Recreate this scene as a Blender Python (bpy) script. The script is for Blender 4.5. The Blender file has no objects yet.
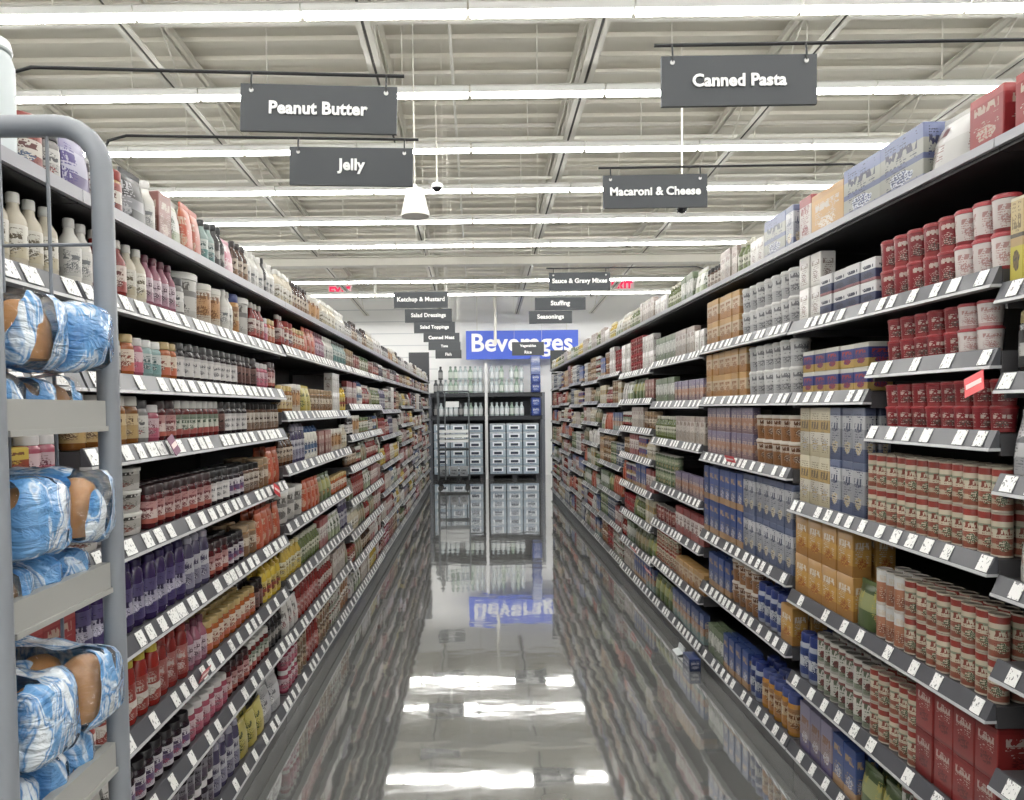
import bpy, math, random
from mathutils import Vector, Matrix
random.seed(11)
RND = random.Random(5)
C = bpy.context.scene.collection
SC = bpy.context.scene
PI = math.pi

# ------------------------------------------------------------------ node materials
MATS = {}
def s2l(c):
    return tuple(((v/12.92) if v <= 0.04045 else ((v+0.055)/1.055)**2.4) for v in c)
def hexc(h):
    return s2l(tuple(int(h[i:i+2], 16)/255 for i in (0, 2, 4)))
def rgba(c):
    return (*(hexc(c) if isinstance(c, str) else c), 1.0)
def new_mat(name):
    m = bpy.data.materials.new(name); m.use_nodes = True
    nt = m.node_tree
    return m, nt, nt.nodes['Principled BSDF']
def plain(col, rough=0.4, metal=0.0, name=None, spec=0.5, vary=0.0):
    key = ('p', str(col), rough, metal, spec, vary)
    if key in MATS: return MATS[key]
    m, nt, b = new_mat(name or 'plain_%d' % len(MATS))
    b.inputs['Base Color'].default_value = rgba(col)
    b.inputs['Roughness'].default_value = rough
    b.inputs['Metallic'].default_value = metal
    b.inputs['Specular IOR Level'].default_value = spec
    if vary:
        n = nt.nodes.new('ShaderNodeTexNoise'); n.inputs['Scale'].default_value = 6; n.inputs['Detail'].default_value = 3
        tc = nt.nodes.new('ShaderNodeTexCoord'); nt.links.new(tc.outputs['Object'], n.inputs['Vector'])
        mr = nt.nodes.new('ShaderNodeMapRange'); mr.inputs['To Min'].default_value = 1-vary; mr.inputs['To Max'].default_value = 1+vary
        nt.links.new(n.outputs['Fac'], mr.inputs['Value'])
        mx = nt.nodes.new('ShaderNodeVectorMath'); mx.operation = 'SCALE'
        mx.inputs[0].default_value = rgba(col)[:3]
        nt.links.new(mr.outputs[0], mx.inputs['Scale']); nt.links.new(mx.outputs[0], b.inputs['Base Color'])
    MATS[key] = m
    return m
def emit(col, strength, name):
    m, nt, b = new_mat(name)
    b.inputs['Base Color'].default_value = rgba(col)
    b.inputs['Emission Color'].default_value = rgba(col)
    b.inputs['Emission Strength'].default_value = strength
    return m
def mute(c, k=.30, g=.86):
    c = [int(c[i:i+2], 16)/255 for i in (0, 2, 4)]
    l = .3*c[0]+.59*c[1]+.11*c[2]
    return '%02x%02x%02x' % tuple(int(max(0, min(1, (l+(v-l)*(1-k))*g))*255) for v in c)
def printed(stops, ink, lo=0.2, hi=0.8, ink2=None, vb=.62, vp=.3, lines=9, fu=14.0, rough=0.35, big=False):
    """printed packaging on UV (u once per face or repeat, v by height): flat bands, a brand block like bold lettering,
    rows of small print and a round picture"""
    key = ('l', str(stops), str(ink), lo, hi, str(ink2), vb, vp, lines, fu, rough)
    if key in MATS: return MATS[key]
    stops = [(p, mute(c)) for p, c in stops]; ink = mute(ink, .25, .8); ink2 = mute(ink2, .2, .9) if ink2 else None
    m, nt, b = new_mat('print_%d' % len(MATS))
    N, L = nt.nodes.new, nt.links.new
    def math_(op, a, c=None, d=None):
        n = N('ShaderNodeMath'); n.operation = op
        for k, v in enumerate((a, c, d)):
            if v is None: continue
            if isinstance(v, (int, float)): n.inputs[k].default_value = v
            else: L(v, n.inputs[k])
        return n.outputs[0]
    def within(v, a, c): return math_('MULTIPLY', math_('GREATER_THAN', v, a), math_('LESS_THAN', v, c))
    b.inputs['Roughness'].default_value = rough
    tc = N('ShaderNodeTexCoord'); sep = N('ShaderNodeSeparateXYZ'); L(tc.outputs['UV'], sep.inputs[0])
    V = sep.outputs['Y']; U = math_('FRACT', sep.outputs['X'])
    rp = N('ShaderNodeValToRGB'); rp.color_ramp.interpolation = 'CONSTANT'
    el = rp.color_ramp.elements
    while len(el) > 1: el.remove(el[-1])
    el[0].position = 0; el[0].color = rgba(stops[0][1])
    for p, c in stops[1:]:
        e = el.new(p); e.color = rgba(c)
    L(V, rp.inputs[0])
    cur = rp.outputs['Color']
    def noise(u, v, off):
        cb = N('ShaderNodeCombineXYZ'); L(math_('MULTIPLY_ADD', U, u, off), cb.inputs[0]); L(math_('MULTIPLY_ADD', V, v, off*1.7) if not hasattr(v, 'links') else v, cb.inputs[1])
        n = N('ShaderNodeTexNoise'); n.noise_dimensions = '2D'; n.inputs['Scale'].default_value = 1; n.inputs['Detail'].default_value = 1
        L(cb.outputs[0], n.inputs['Vector']); return n.outputs['Fac']
    def over(mask, col):
        nonlocal cur
        mx = N('ShaderNodeMix'); mx.data_type = 'RGBA'; L(mask, mx.inputs['Factor']); L(cur, mx.inputs['A']); mx.inputs['B'].default_value = rgba(col)
        cur = mx.outputs['Result']
    off = (len(MATS) % 17)*3.1
    if not lo >= hi:
        # picture: a round-cornered patch, mottled
        du = math_('SUBTRACT', U, .5); dv = math_('SUBTRACT', V, vp)
        rr = math_('ADD', math_('MULTIPLY', math_('MULTIPLY', du, du), 1/(.30*.30)), math_('MULTIPLY', math_('MULTIPLY', dv, dv), 1/(.13*.13)))
        nz = noise(9, 12, off+3)
        disc = math_('LESS_THAN', math_('ADD', rr, math_('MULTIPLY', nz, .8)), 1.25)
        over(disc, ink2 or ink)
        over(math_('MULTIPLY', disc, math_('GREATER_THAN', noise(16, 22, off+7), .53)), stops[len(stops)//2][1])
        # small print rows
        row = math_('LESS_THAN', math_('FRACT', math_('MULTIPLY', V, float(lines*2))), .5)
        tx = math_('MULTIPLY', math_('MULTIPLY', row, math_('GREATER_THAN', noise(fu*2.2, lines*2.0, off+13), .50)), math_('MULTIPLY', within(U, .12, .88), within(V, lo, hi)))
        tx = math_('MULTIPLY', tx, math_('GREATER_THAN', noise(2.5, 5, off+21), .47))
        over(tx, ink)
        # brand block
        br = math_('MULTIPLY', math_('MULTIPLY', within(V, vb-.075, vb+.075), within(U, .13, .87)), math_('GREATER_THAN', noise(fu, 5.5, off+31), .46))
        over(br, ink)
    oi = N('ShaderNodeObjectInfo')
    mr = N('ShaderNodeMapRange'); mr.inputs['To Min'].default_value = 0.86; mr.inputs['To Max'].default_value = 1.12
    L(oi.outputs['Random'], mr.inputs['Value'])
    vm = N('ShaderNodeVectorMath'); vm.operation = 'SCALE'; L(cur, vm.inputs[0]); L(mr.outputs[0], vm.inputs['Scale'])
    L(vm.outputs[0], b.inputs['Base Color'])
    MATS[key] = m
    return m

# ------------------------------------------------------------------ mesh builder
class M:
    def __init__(s): s.v = []; s.f = []; s.uv = []; s.mi = []
    def add(s, vs, fs, uvs=None, mi=0):
        o = len(s.v); s.v += [tuple(p) for p in vs]
        for k, f in enumerate(fs):
            s.f.append(tuple(i+o for i in f)); s.mi.append(mi)
            s.uv.append(uvs[k] if uvs else [(0.5, 0.5)]*len(f))
        return s
    def box(s, x0, x1, y0, y1, z0, z1, mi=0):
        v = [(x0,y0,z0),(x1,y0,z0),(x1,y1,z0),(x0,y1,z0),(x0,y0,z1),(x1,y0,z1),(x1,y1,z1),(x0,y1,z1)]
        q = [(0,0),(1,0),(1,1),(0,1)]
        s.add(v, [(0,1,5,4),(1,2,6,5),(2,3,7,6),(3,0,4,7),(4,5,6,7),(3,2,1,0)],
              [q, q, q, q, [(0,.97),(1,.97),(1,.99),(0,.99)], [(0,.01),(1,.01),(1,.02),(0,.02)]], mi)
        return s
    def bbox(s, w, d, h, bev=0.003, z0=0.0, mi=0):
        """box with softened vertical and top edges, UV v by height"""
        b = bev
        ring = []
        for (cx, cy, a0) in ((w/2-b, -d/2+b, -PI/2), (w/2-b, d/2-b, 0), (-w/2+b, d/2-b, PI/2), (-w/2+b, -d/2+b, PI)):
            for k in (0, 1): ring.append((cx+b*math.cos(a0+k*PI/2), cy+b*math.sin(a0+k*PI/2)))
        vs = []; n = 8
        zs = [(z0, 1-b*.5/max(w,d)), (z0+b, 1), (z0+h-b, 1), (z0+h, 1-2*b/w)]
        for z, k in zs:
            for x, y in ring: vs.append((x*k, y*k, z))
        fs = []; uv = []
        U = [1, 0, 1, 0, 1, 0, 1, 0]
        for r in range(3):
            for i in range(n):
                j = (i+1) % n
                fs.append((r*n+i, r*n+j, (r+1)*n+j, (r+1)*n+i))
                v0, v1 = (zs[r][0]-z0)/h, (zs[r+1][0]-z0)/h
                ua = 0.0 if i % 2 else 1.0
                ub = 1.0 if i % 2 else 1.0
                if i % 2 == 0: ua = ub = 0.0
                uv.append([(ua, v0), (ub, v0), (ub, v1), (ua, v1)])
        fs.append(tuple(range(3*n, 4*n))); uv.append([((p[0]/w)+.5, .97) for p in ring])
        fs.append(tuple(reversed(range(n)))); uv.append([(.5, .01)]*n)
        return s.add(vs, fs, uv, mi)
    def lathe(s, prof, seg=14, sx=1.0, sy=1.0, mi=0, vr=None, urep=3, cx=0, cy=0):
        z0, z1 = vr or (min(p[1] for p in prof), max(p[1] for p in prof)); h = max(1e-6, z1-z0)
        vs = []
        for r, z in prof:
            for i in range(seg):
                a = 2*PI*i/seg - PI/2
                vs.append((cx+r*math.cos(a)*sx, cy+r*math.sin(a)*sy, z))
        fs = []; uv = []
        for k in range(len(prof)-1):
            va, vb = (prof[k][1]-z0)/h, (prof[k+1][1]-z0)/h
            for i in range(seg):
                j = (i+1) % seg
                fs.append((k*seg+i, k*seg+j, (k+1)*seg+j, (k+1)*seg+i))
                uv.append([(urep*i/seg, va), (urep*(i+1)/seg, va), (urep*(i+1)/seg, vb), (urep*i/seg, vb)])
        n = len(prof)-1
        if prof[-1][0] > 1e-5: fs.append(tuple(n*seg+i for i in range(seg))); uv.append([(.5, .985)]*seg)
        if prof[0][0] > 1e-5: fs.append(tuple(reversed(range(seg)))); uv.append([(.5, .015)]*seg)
        return s.add(vs, fs, uv, mi)
    def tube(s, pts, r, seg=8, mi=0, cap=True):
        pts = [Vector(p) for p in pts]; vs = []; n = len(pts)
        up0 = None
        for k, p in enumerate(pts):
            t = (pts[min(k+1, n-1)]-pts[max(k-1, 0)]).normalized()
            if up0 is None:
                up0 = Vector((0, 0, 1)) if abs(t.z) < .9 else Vector((0, 1, 0))
            a = (up0 - t*up0.dot(t))
            a = a.normalized() if a.length > 1e-4 else t.orthogonal().normalized()
            up0 = a; b = t.cross(a)
            for i in range(seg):
                w = 2*PI*i/seg
                vs.append(p + a*(r*math.cos(w)) + b*(r*math.sin(w)))
        fs = []
        for k in range(n-1):
            for i in range(seg):
                j = (i+1) % seg
                fs.append((k*seg+i, k*seg+j, (k+1)*seg+j, (k+1)*seg+i))
        if cap:
            fs.append(tuple(reversed(range(seg)))); fs.append(tuple((n-1)*seg+i for i in range(seg)))
        return s.add(vs, fs, None, mi)
    def prism(s, poly, y0, y1, mi=0):
        """polygon in (x, z) swept along y"""
        n = len(poly)
        vs = [(x, y0, z) for x, z in poly] + [(x, y1, z) for x, z in poly]
        fs = [(i, (i+1) % n, n+(i+1) % n, n+i) for i in range(n)]
        fs += [tuple(reversed(range(n))), tuple(range(n, 2*n))]
        uv = [[(0, i/n), (0, (i+1)/n), (1, (i+1)/n), (1, i/n)] for i in range(n)] + [[(.5, .5)]*n]*2
        return s.add(vs, fs, uv, mi)
    def join(s, o, T=None, mimap=None):
        off = len(s.v)
        s.v += [tuple(T @ Vector(p)) for p in o.v] if T else o.v
        s.f += [tuple(i+off for i in f) for f in o.f]; s.uv += o.uv
        s.mi += [mimap[i] for i in o.mi] if mimap else o.mi
        return s
    def mesh(s, name, mats, smooth=True, fix=False):
        me = bpy.data.meshes.new(name)
        me.from_pydata(s.v, [], s.f)
        u = me.uv_layers.new(name='UVMap')
        flat = [c for f in s.uv for p in f for c in p]
        u.data.foreach_set('uv', flat)
        for m in (mats if isinstance(mats, (list, tuple)) else [mats]): me.materials.append(m)
        me.polygons.foreach_set('material_index', s.mi)
        if smooth:
            me.polygons.foreach_set('use_smooth', [True]*len(me.polygons))
            me.set_sharp_from_angle(angle=math.radians(38))
        if fix:
            import bmesh
            bm = bmesh.new(); bm.from_mesh(me); bmesh.ops.recalc_face_normals(bm, faces=bm.faces); bm.to_mesh(me); bm.free()
        me.update()
        return me
def obj(name, data, parent=None, loc=None, rz=0.0):
    o = bpy.data.objects.new(name, data); C.objects.link(o)
    if parent: o.parent = parent
    if loc: o.location = loc
    if rz: o.rotation_euler = (0, 0, rz)
    return o
def tag(o, label, cat, group=None, kind=None):
    if label: o['label'] = label
    if cat: o['category'] = cat
    if group: o['group'] = group
    if kind: o['kind'] = kind
    return o
def struct(name, me, label=None):
    o = obj(name, me); o['kind'] = 'structure'
    if label: o['label'] = label
    return o
ORD = ('first second third fourth fifth sixth seventh eighth ninth tenth eleventh twelfth thirteenth fourteenth fifteenth sixteenth seventeenth '
       'eighteenth nineteenth twentieth').split()
def ordinal(n):
    if n <= 20: return ORD[n-1]
    t, u = divmod(n, 10)
    tens = {2: 'twent', 3: 'thirt', 4: 'fort', 5: 'fift', 6: 'sixt', 7: 'sevent', 8: 'eight', 9: 'ninet'}[t]
    return tens+'ieth' if u == 0 else tens+'y-'+ORD[u-1]

# ------------------------------------------------------------------ camera
F, HC = 715.0, 1.6
cam = bpy.data.cameras.new('camera'); co = bpy.data.objects.new('camera', cam); C.objects.link(co)
cam.sensor_width = 36; cam.lens = F/1024*36
co.location = (0, 0, HC)
Rcam = Matrix.Rotation(math.radians(88), 3, 'X') @ Matrix.Rotation(math.radians(-0.65), 3, 'Z')
co.rotation_euler = Rcam.to_euler()
cam.shift_x, cam.shift_y = 0.0339, 0.0322
cam.clip_start = 0.05
SC.camera = co
CX, CY = 512-0.0339*1024, 400+0.0322*1024
def ray(x, y): return Rcam @ Vector(((x-CX)/F, -(y-CY)/F, -1))
def atY(x, y, Y):
    d = ray(x, y); t = Y/d.y
    return Vector((t*d.x, Y, HC+t*d.z))

SC.view_settings.view_transform = 'Standard'
SC.view_settings.look = 'None'
SC.view_settings.gamma = 1.0
SC.view_settings.use_curve_mapping = False
SC.view_settings.exposure = -0.14
SC.cycles.max_bounces = 7; SC.cycles.diffuse_bounces = 4; SC.cycles.glossy_bounces = 4
SC.cycles.transmission_bounces = 4; SC.cycles.transparent_max_bounces = 12
SC.cycles.use_denoising = True
SC.cycles.sample_clamp_indirect = 6.0
SC.cycles.caustics_reflective = False; SC.cycles.caustics_refractive = False

w = bpy.data.worlds.new('world'); SC.world = w; w.use_nodes = True
w.node_tree.nodes['Background'].inputs[0].default_value = (0.8, 0.82, 0.85, 1)
w.node_tree.nodes['Background'].inputs[1].default_value = 0.05

# ------------------------------------------------------------------ room shell
XL, XR, YB, YF = -9.0, 9.5, -6.0, 16.9
SLOPE = 0.05286
def zlamp(y): return 4.508-SLOPE*y       # bottom of the strip lights; the roof falls away from the camera

def floor_mat():
    m, nt, b = new_mat('polished_concrete')
    N, L = nt.nodes.new, nt.links.new
    tc = N('ShaderNodeTexCoord')
    n1 = N('ShaderNodeTexNoise'); n1.inputs['Scale'].default_value = 0.9; n1.inputs['Detail'].default_value = 5
    L(tc.outputs['Object'], n1.inputs['Vector'])
    r = N('ShaderNodeValToRGB'); r.color_ramp.elements[0].color = (0.17, 0.173, 0.168, 1); r.color_ramp.elements[1].color = (0.235, 0.238, 0.23, 1)
    r.color_ramp.elements[0].position = .3; r.color_ramp.elements[1].position = .75
    L(n1.outputs['Fac'], r.inputs[0])
    # saw cuts of the slab
    sep = N('ShaderNodeSeparateXYZ'); L(tc.outputs['Object'], sep.inputs[0])
    cur = r.outputs['Color']
    for ax, off, per in (('Y', 2.2, 4.2), ('X', -.03, 4.2)):
        a = N('ShaderNodeMath'); a.operation = 'ADD'; a.inputs[1].default_value = off+42; L(sep.outputs[ax], a.inputs[0])
        md = N('ShaderNodeMath'); md.operation = 'MODULO'; md.inputs[1].default_value = per; L(a.outputs[0], md.inputs[0])
        lt = N('ShaderNodeMath'); lt.operation = 'LESS_THAN'; lt.inputs[1].default_value = 0.012; L(md.outputs[0], lt.inputs[0])
        mx = N('ShaderNodeMix'); mx.data_type = 'RGBA'; L(lt.outputs[0], mx.inputs['Factor']); L(cur, mx.inputs['A']); mx.inputs['B'].default_value = (.16, .16, .155, 1)
        cur = mx.outputs['Result']
    L(cur, b.inputs['Base Color'])
    n2 = N('ShaderNodeTexNoise'); n2.inputs['Scale'].default_value = 2.2; n2.inputs['Detail'].default_value = 4
    L(tc.outputs['Object'], n2.inputs['Vector'])
    mr = N('ShaderNodeMapRange'); mr.inputs['To Min'].default_value = 0.04; mr.inputs['To Max'].default_value = 0.085
    L(n2.outputs['Fac'], mr.inputs['Value']); L(mr.outputs[0], b.inputs['Roughness'])
    n3 = N('ShaderNodeTexNoise'); n3.inputs['Scale'].default_value = 3.0; n3.inputs['Detail'].default_value = 2.0
    mp = N('ShaderNodeMapping'); mp.inputs['Scale'].default_value = (1.0, 1.6, 1); L(tc.outputs['Object'], mp.inputs[0]); L(mp.outputs[0], n3.inputs['Vector'])
    bp = N('ShaderNodeBump'); bp.inputs['Strength'].default_value = 0.11; bp.inputs['Distance'].default_value = 0.01
    L(n3.outputs['Fac'], bp.inputs['Height']); L(bp.outputs[0], b.inputs['Normal'])
    b.inputs['IOR'].default_value = 2.6; b.inputs['Coat Weight'].default_value = 1.0; b.inputs['Coat IOR'].default_value = 2.2; b.inputs['Coat Roughness'].default_value = .035
    L(bp.outputs[0], b.inputs['Coat Normal'])
    return m
struct('floor', M().box(XL, XR, YB, YF, -0.1, 0).mesh('floor', floor_mat(), False))
wallm = plain('e6e8ea', 0.6, name='white_wall_paint', vary=.02)
def wall_mat():
    m, nt, b = new_mat('white_panel_wall')
    N, L = nt.nodes.new, nt.links.new
    tc = N('ShaderNodeTexCoord'); sep = N('ShaderNodeSeparateXYZ'); L(tc.outputs['Object'], sep.inputs[0])
    md = N('ShaderNodeMath'); md.operation = 'MODULO'; md.inputs[1].default_value = 0.28; L(sep.outputs['Z'], md.inputs[0])
    lt = N('ShaderNodeMath'); lt.operation = 'LESS_THAN'; lt.inputs[1].default_value = 0.02; L(md.outputs[0], lt.inputs[0])
    lx = N('ShaderNodeMath'); lx.operation = 'LESS_THAN'; lx.inputs[1].default_value = -0.9; L(sep.outputs['X'], lx.inputs[0])
    mu = N('ShaderNodeMath'); mu.operation = 'MULTIPLY'; L(lt.outputs[0], mu.inputs[0]); L(lx.outputs[0], mu.inputs[1])
    mx = N('ShaderNodeMix'); mx.data_type = 'RGBA'; L(mu.outputs[0], mx.inputs['Factor'])
    mx.inputs['A'].default_value = rgba('f6f6f5'); mx.inputs['B'].default_value = rgba('d4d6d8')
    L(mx.outputs['Result'], b.inputs['Base Color']); b.inputs['Roughness'].default_value = .6
    return m
struct('wall_far', M().box(XL, XR, YF, YF+.15, 0, 5.6).mesh('wall_far', wall_mat(), False))
struct('wall_left', M().box(XL-.15, XL, YB, YF, 0, 5.8).mesh('wall_left', wallm, False))
struct('wall_right', M().box(XR, XR+.15, YB, YF, 0, 5.8).mesh('wall_right', wallm, False))
struct('wall_near', M().box(XL, XR, YB-.15, YB, 0, 5.9).mesh('wall_near', wallm, False))

# corrugated roof deck: ribs run across the aisle
deckm = plain('d6d2c5', 0.55, name='deck_paint')
steelm = plain('dcd9cf', 0.5, name='joist_paint')
slot_shade = plain('4c4a45', 0.7, name='joist_gap_shade')  # dark tone painted for the shade between the chord angles
dk = M(); y = YB; per = .30
DECK = 0.62
vs = []
while y < YF:
    for dy, dz in ((0, 0), (.10, 0), (.115, .032), (.285, .032)):
        vs.append((y+dy, zlamp(y+dy)+DECK+dz))
    y += per
pv = [(XL, a, z) for a, z in vs] + [(XR, a, z) for a, z in vs]; n = len(vs)
dk.add(pv, [(i, i+1, n+i+1, n+i) for i in range(n-1)])
struct('ceiling', dk.mesh('ceiling', deckm, False))

def joist(x):
    """open-web joist along the aisle: double-angle chords with a dark strip painting the shade in their gap, and a zigzag of web bars"""
    m = M()
    def run(x0, x1, z0, z1):
        a, b = YB+.05, YF-.05
        za, zb = zlamp(a), zlamp(b)
        v = [(x0,a,za+z0),(x1,a,za+z0),(x1,a,za+z1),(x0,a,za+z1),(x0,b,zb+z0),(x1,b,zb+z0),(x1,b,zb+z1),(x0,b,zb+z1)]
        m.add(v, [(0,1,5,4),(1,2,6,5),(2,3,7,6),(3,0,4,7),(0,3,2,1),(4,5,6,7)])
    for sx in (-1, 1):
        run(x+sx*.012, x+sx*.055, .17, .178); run(x+sx*.012, x+sx*.018, .178, .215)
        run(x+sx*.012, x+sx*.055, .595, .605); run(x+sx*.012, x+sx*.018, .55, .595)
    i0 = len(m.f); run(x-.010, x+.010, .176, .205); m.mi[i0:] = [1]*(len(m.f)-i0)  # added strip filling the bottom chord gap, its shade put into the colour
    y, up = YB+.1, 0
    while y < YF-.5:
        m.tube([(x, y, zlamp(y)+(.18 if not up else .59)), (x, y+.62, zlamp(y+.62)+(.59 if not up else .18))], .0075, 6)
        y += .62; up = 1-up
    return struct('ceiling_joist', m.mesh('ceiling_joist', [steelm, slot_shade], False, fix=True))
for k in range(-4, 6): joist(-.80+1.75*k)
# girders across the room
for y in (3.3, 11.67):
    m = M(); z = zlamp(y)
    m.box(XL+.02, XR-.02, y-.09, y+.09, z+.02, z+.035); m.box(XL+.02, XR-.02, y-.006, y+.006, z+.035, z+.165); m.box(XL+.02, XR-.02, y-.09, y+.09, z+.155, z+.168)
    struct('ceiling_girder', m.mesh('ceiling_girder', steelm, False))

# ------------------------------------------------------------------ strip lights
diffm = emit((1, .985, .95), 32.0, 'lamp_diffuser')
housem = plain('e8e8e4', .4, name='lamp_housing')
SEG = 1.127
X0 = atY(468, 14, 4.95).x
def fixture_meshes(L):
    h = M().prism([(-.045,.035),(.045,.035),(.06,.075),(.03,.10),(-.03,.10),(-.06,.075)], .006, L-.006)
    d = M().prism([(-.031,.034),(-.026,.010),(-.013,.004),(.013,.004),(.026,.010),(.031,.034)], .018, L-.018)
    R = Matrix.Rotation(-PI/2, 4, 'Z')
    hh, dd = M().join(h, R), M().join(d, R)
    hook = M().tube([(L*.5, 0, .10), (L*.5, 0, DECK-.02)], .006, 6)
    return hh.mesh('light_housing', housem, False, fix=True), dd.mesh('diffuser', diffm, True, fix=True), hook.mesh('hanger_rod', steelm)
FM = fixture_meshes(SEG)
row = 0
def lamp(x, y, meshes, label):
    o = obj('strip_light', meshes[0], None, (x, y, zlamp(y)))
    tag(o, label, 'ceiling light', 'white strip lights under the roof deck')
    obj('diffuser', meshes[1], o); obj('hanger_rod', meshes[2], o)
ROWY = lambda r: 4.95+1.12*r
RW = 0
for r in (0, 1, 2, 3, 4, 5, 7, 8):
    y = ROWY(r); RW += 1
    half = .74*y+1.2
    k0 = math.ceil(-half/SEG); k1 = math.floor(half*1.06/SEG)
    for i, k in enumerate(range(k0, k1)):
        x = X0+SEG*k
        if x < XL+.2 or x > XR-SEG-.2: continue
        lamp(x, y, FM, 'white strip light, %s along the %s lit row of lamps from the camera' % (ordinal(i+1), ordinal(RW)))
FL = fixture_meshes(5.9)
for r in range(-9, 0):
    for i in range(3):
        lamp(XL+.3+6.0*i, ROWY(r), FL, 'long white strip light, %s across the %s row overhead' % (ordinal(i+1), ordinal(-r)))
FE = fixture_meshes(3.0)
for r in range(6):
    y = ROWY(r)
    half = .74*y+1.2
    xl = X0+SEG*math.ceil(-half/SEG); xr = X0+SEG*math.floor(half*1.06/SEG)
    if xl-3.1 > XL: lamp(xl-3.02, y, FE, 'long white strip light ending the %s lit row by the wall behind the jelly shelves' % ordinal(r+1))
    if xr+3.1 < XR: lamp(xr+.02, y, FE, 'long white strip light ending the %s lit row by the wall behind the pasta shelves' % ordinal(r+1))

# white conduit and sprinkler pipes under the deck
def pipe(name, pts, r, label, cat):
    o = obj(name, M().tube(pts, r, 10).mesh(name, plain('e4e2da', .4), fix=True)); tag(o, label, cat); return o
for i, y in enumerate((4.5, 7.85, 9.0, 12.3)):
    z = zlamp(y)+.42
    pipe('sprinkler_pipe', [(XL+.1, y, z), (XR-.1, y, z)], .022, 'thin white pipe crossing under the roof deck by the %s lamp row' % ('first', 'third', 'fourth', 'seventh')[i], 'pipe')
pipe('conduit', [(-.19, 2.5, zlamp(2.5)+.5), (-.19, 16.5, zlamp(16.5)+.5)], .014, 'thin white conduit running along the aisle above the lamps', 'conduit')
for i, (x, y) in enumerate(((-.56, 13.6), (.42, 15.8), (-1.9, 13.6))):
    pipe('drop_pipe', [(x, y, zlamp(y)+DECK-.005), (x, y, (3.75, 2.98, 3.7)[i])], .03 if i != 1 else .035, ('white drop pipe under the seventh lamp row', 'white pole hanging in front of the blue aisle-end sign', 'white drop pipe above the jelly shelves')[i], 'pipe')

for i in range(7):
    for dy, dz, w_ in ((.42, .222, .02), (.78, .60, .02)):
        y = 4.95+1.12*i+dy; z = zlamp(y)+dz
        struct('ceiling_bridging', M().box(XL+.1, XR-.1, y-w_, y+w_, z-.004, z).box(XL+.1, XR-.1, y-.003, y+.003, z, z+.03).mesh('ceiling_bridging', steelm, False))
# small ceiling things: white cone, dome camera, exit sign
p = atY(415, 203, 5.9)
o = obj('pendant_speaker', M().lathe([(.115,-.11),(.118,-.10),(.07,.11),(.03,.125),(.012,.15)], 20).mesh('pendant_speaker', plain('e9e7de', .5)), None, p)
tag(o, 'white cone pendant hanging beside the black jelly sign', 'speaker')
obj('cord', M().tube([(0,0,.14),(0,0,zlamp(5.9)+DECK-p.z)], .006, 6).mesh('cord', steelm), o)
for (x, y, D, lb) in ((682, 211, 6.4, 'small dome camera under the lamps beside the macaroni sign'), (437, 190, 6.9, 'small dome camera under the lamps beyond the jelly sign')):
    p = atY(x, y, D)
    o = obj('dome_camera', M().lathe([(.05,.02),(.055,.035),(.05,.06),(.015,.075)], 16).mesh('camera_housing', plain('f0f0ee', .4)), None, p); tag(o, lb, 'camera')
    obj('dome', M().lathe([(.001,-.022),(.025,-.015),(.04,.002),(.046,.02)], 16).mesh('dome', plain('15161a', .1)), o)
    obj('mount_rod', M().tube([(0,0,.07),(0,0,zlamp(D)+DECK-p.z)], .008, 6).mesh('mount_rod', steelm), o)

# ------------------------------------------------------------------ lettering
def text_mesh(txt, mat, width=None, height=None, bold=.03, ext=.002):
    cu = bpy.data.curves.new('lettering', 'FONT'); cu.body = txt; cu.size = 1.0
    cu.align_x = 'CENTER'; cu.align_y = 'CENTER'; cu.offset = bold; cu.extrude = ext; cu.resolution_u = 3
    cu.space_character = 1.02
    o = bpy.data.objects.new('tmp', cu); C.objects.link(o)
    dg = bpy.context.evaluated_depsgraph_get(); dg.update()
    me = bpy.data.meshes.new_from_object(o.evaluated_get(dg))
    bpy.data.objects.remove(o); bpy.data.curves.remove(cu)
    xs = [v.co.x for v in me.vertices]; ys = [v.co.y for v in me.vertices]
    cx, cy = (max(xs)+min(xs))/2, (max(ys)+min(ys))/2
    k = width/(max(xs)-min(xs)) if width else height/(max(ys)-min(ys))
    kz = k if not (width and height) else height/(max(ys)-min(ys))
    for v in me.vertices: v.co = Vector(((v.co.x-cx)*k, -v.co.z*1.0, (v.co.y-cy)*kz))
    me.materials.clear(); me.materials.append(mat); me.name = 'lettering'
    return me
signm = plain('34383c', .5, name='charcoal_sign'); whitem = plain('f4f4f2', .5, name='white_lettering')
blackm = plain('191a1c', .4, name='black_rod')
clipm = plain('d8d8d6', .4)
LFRONT, RFRONT = -.95, 1.33
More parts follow.
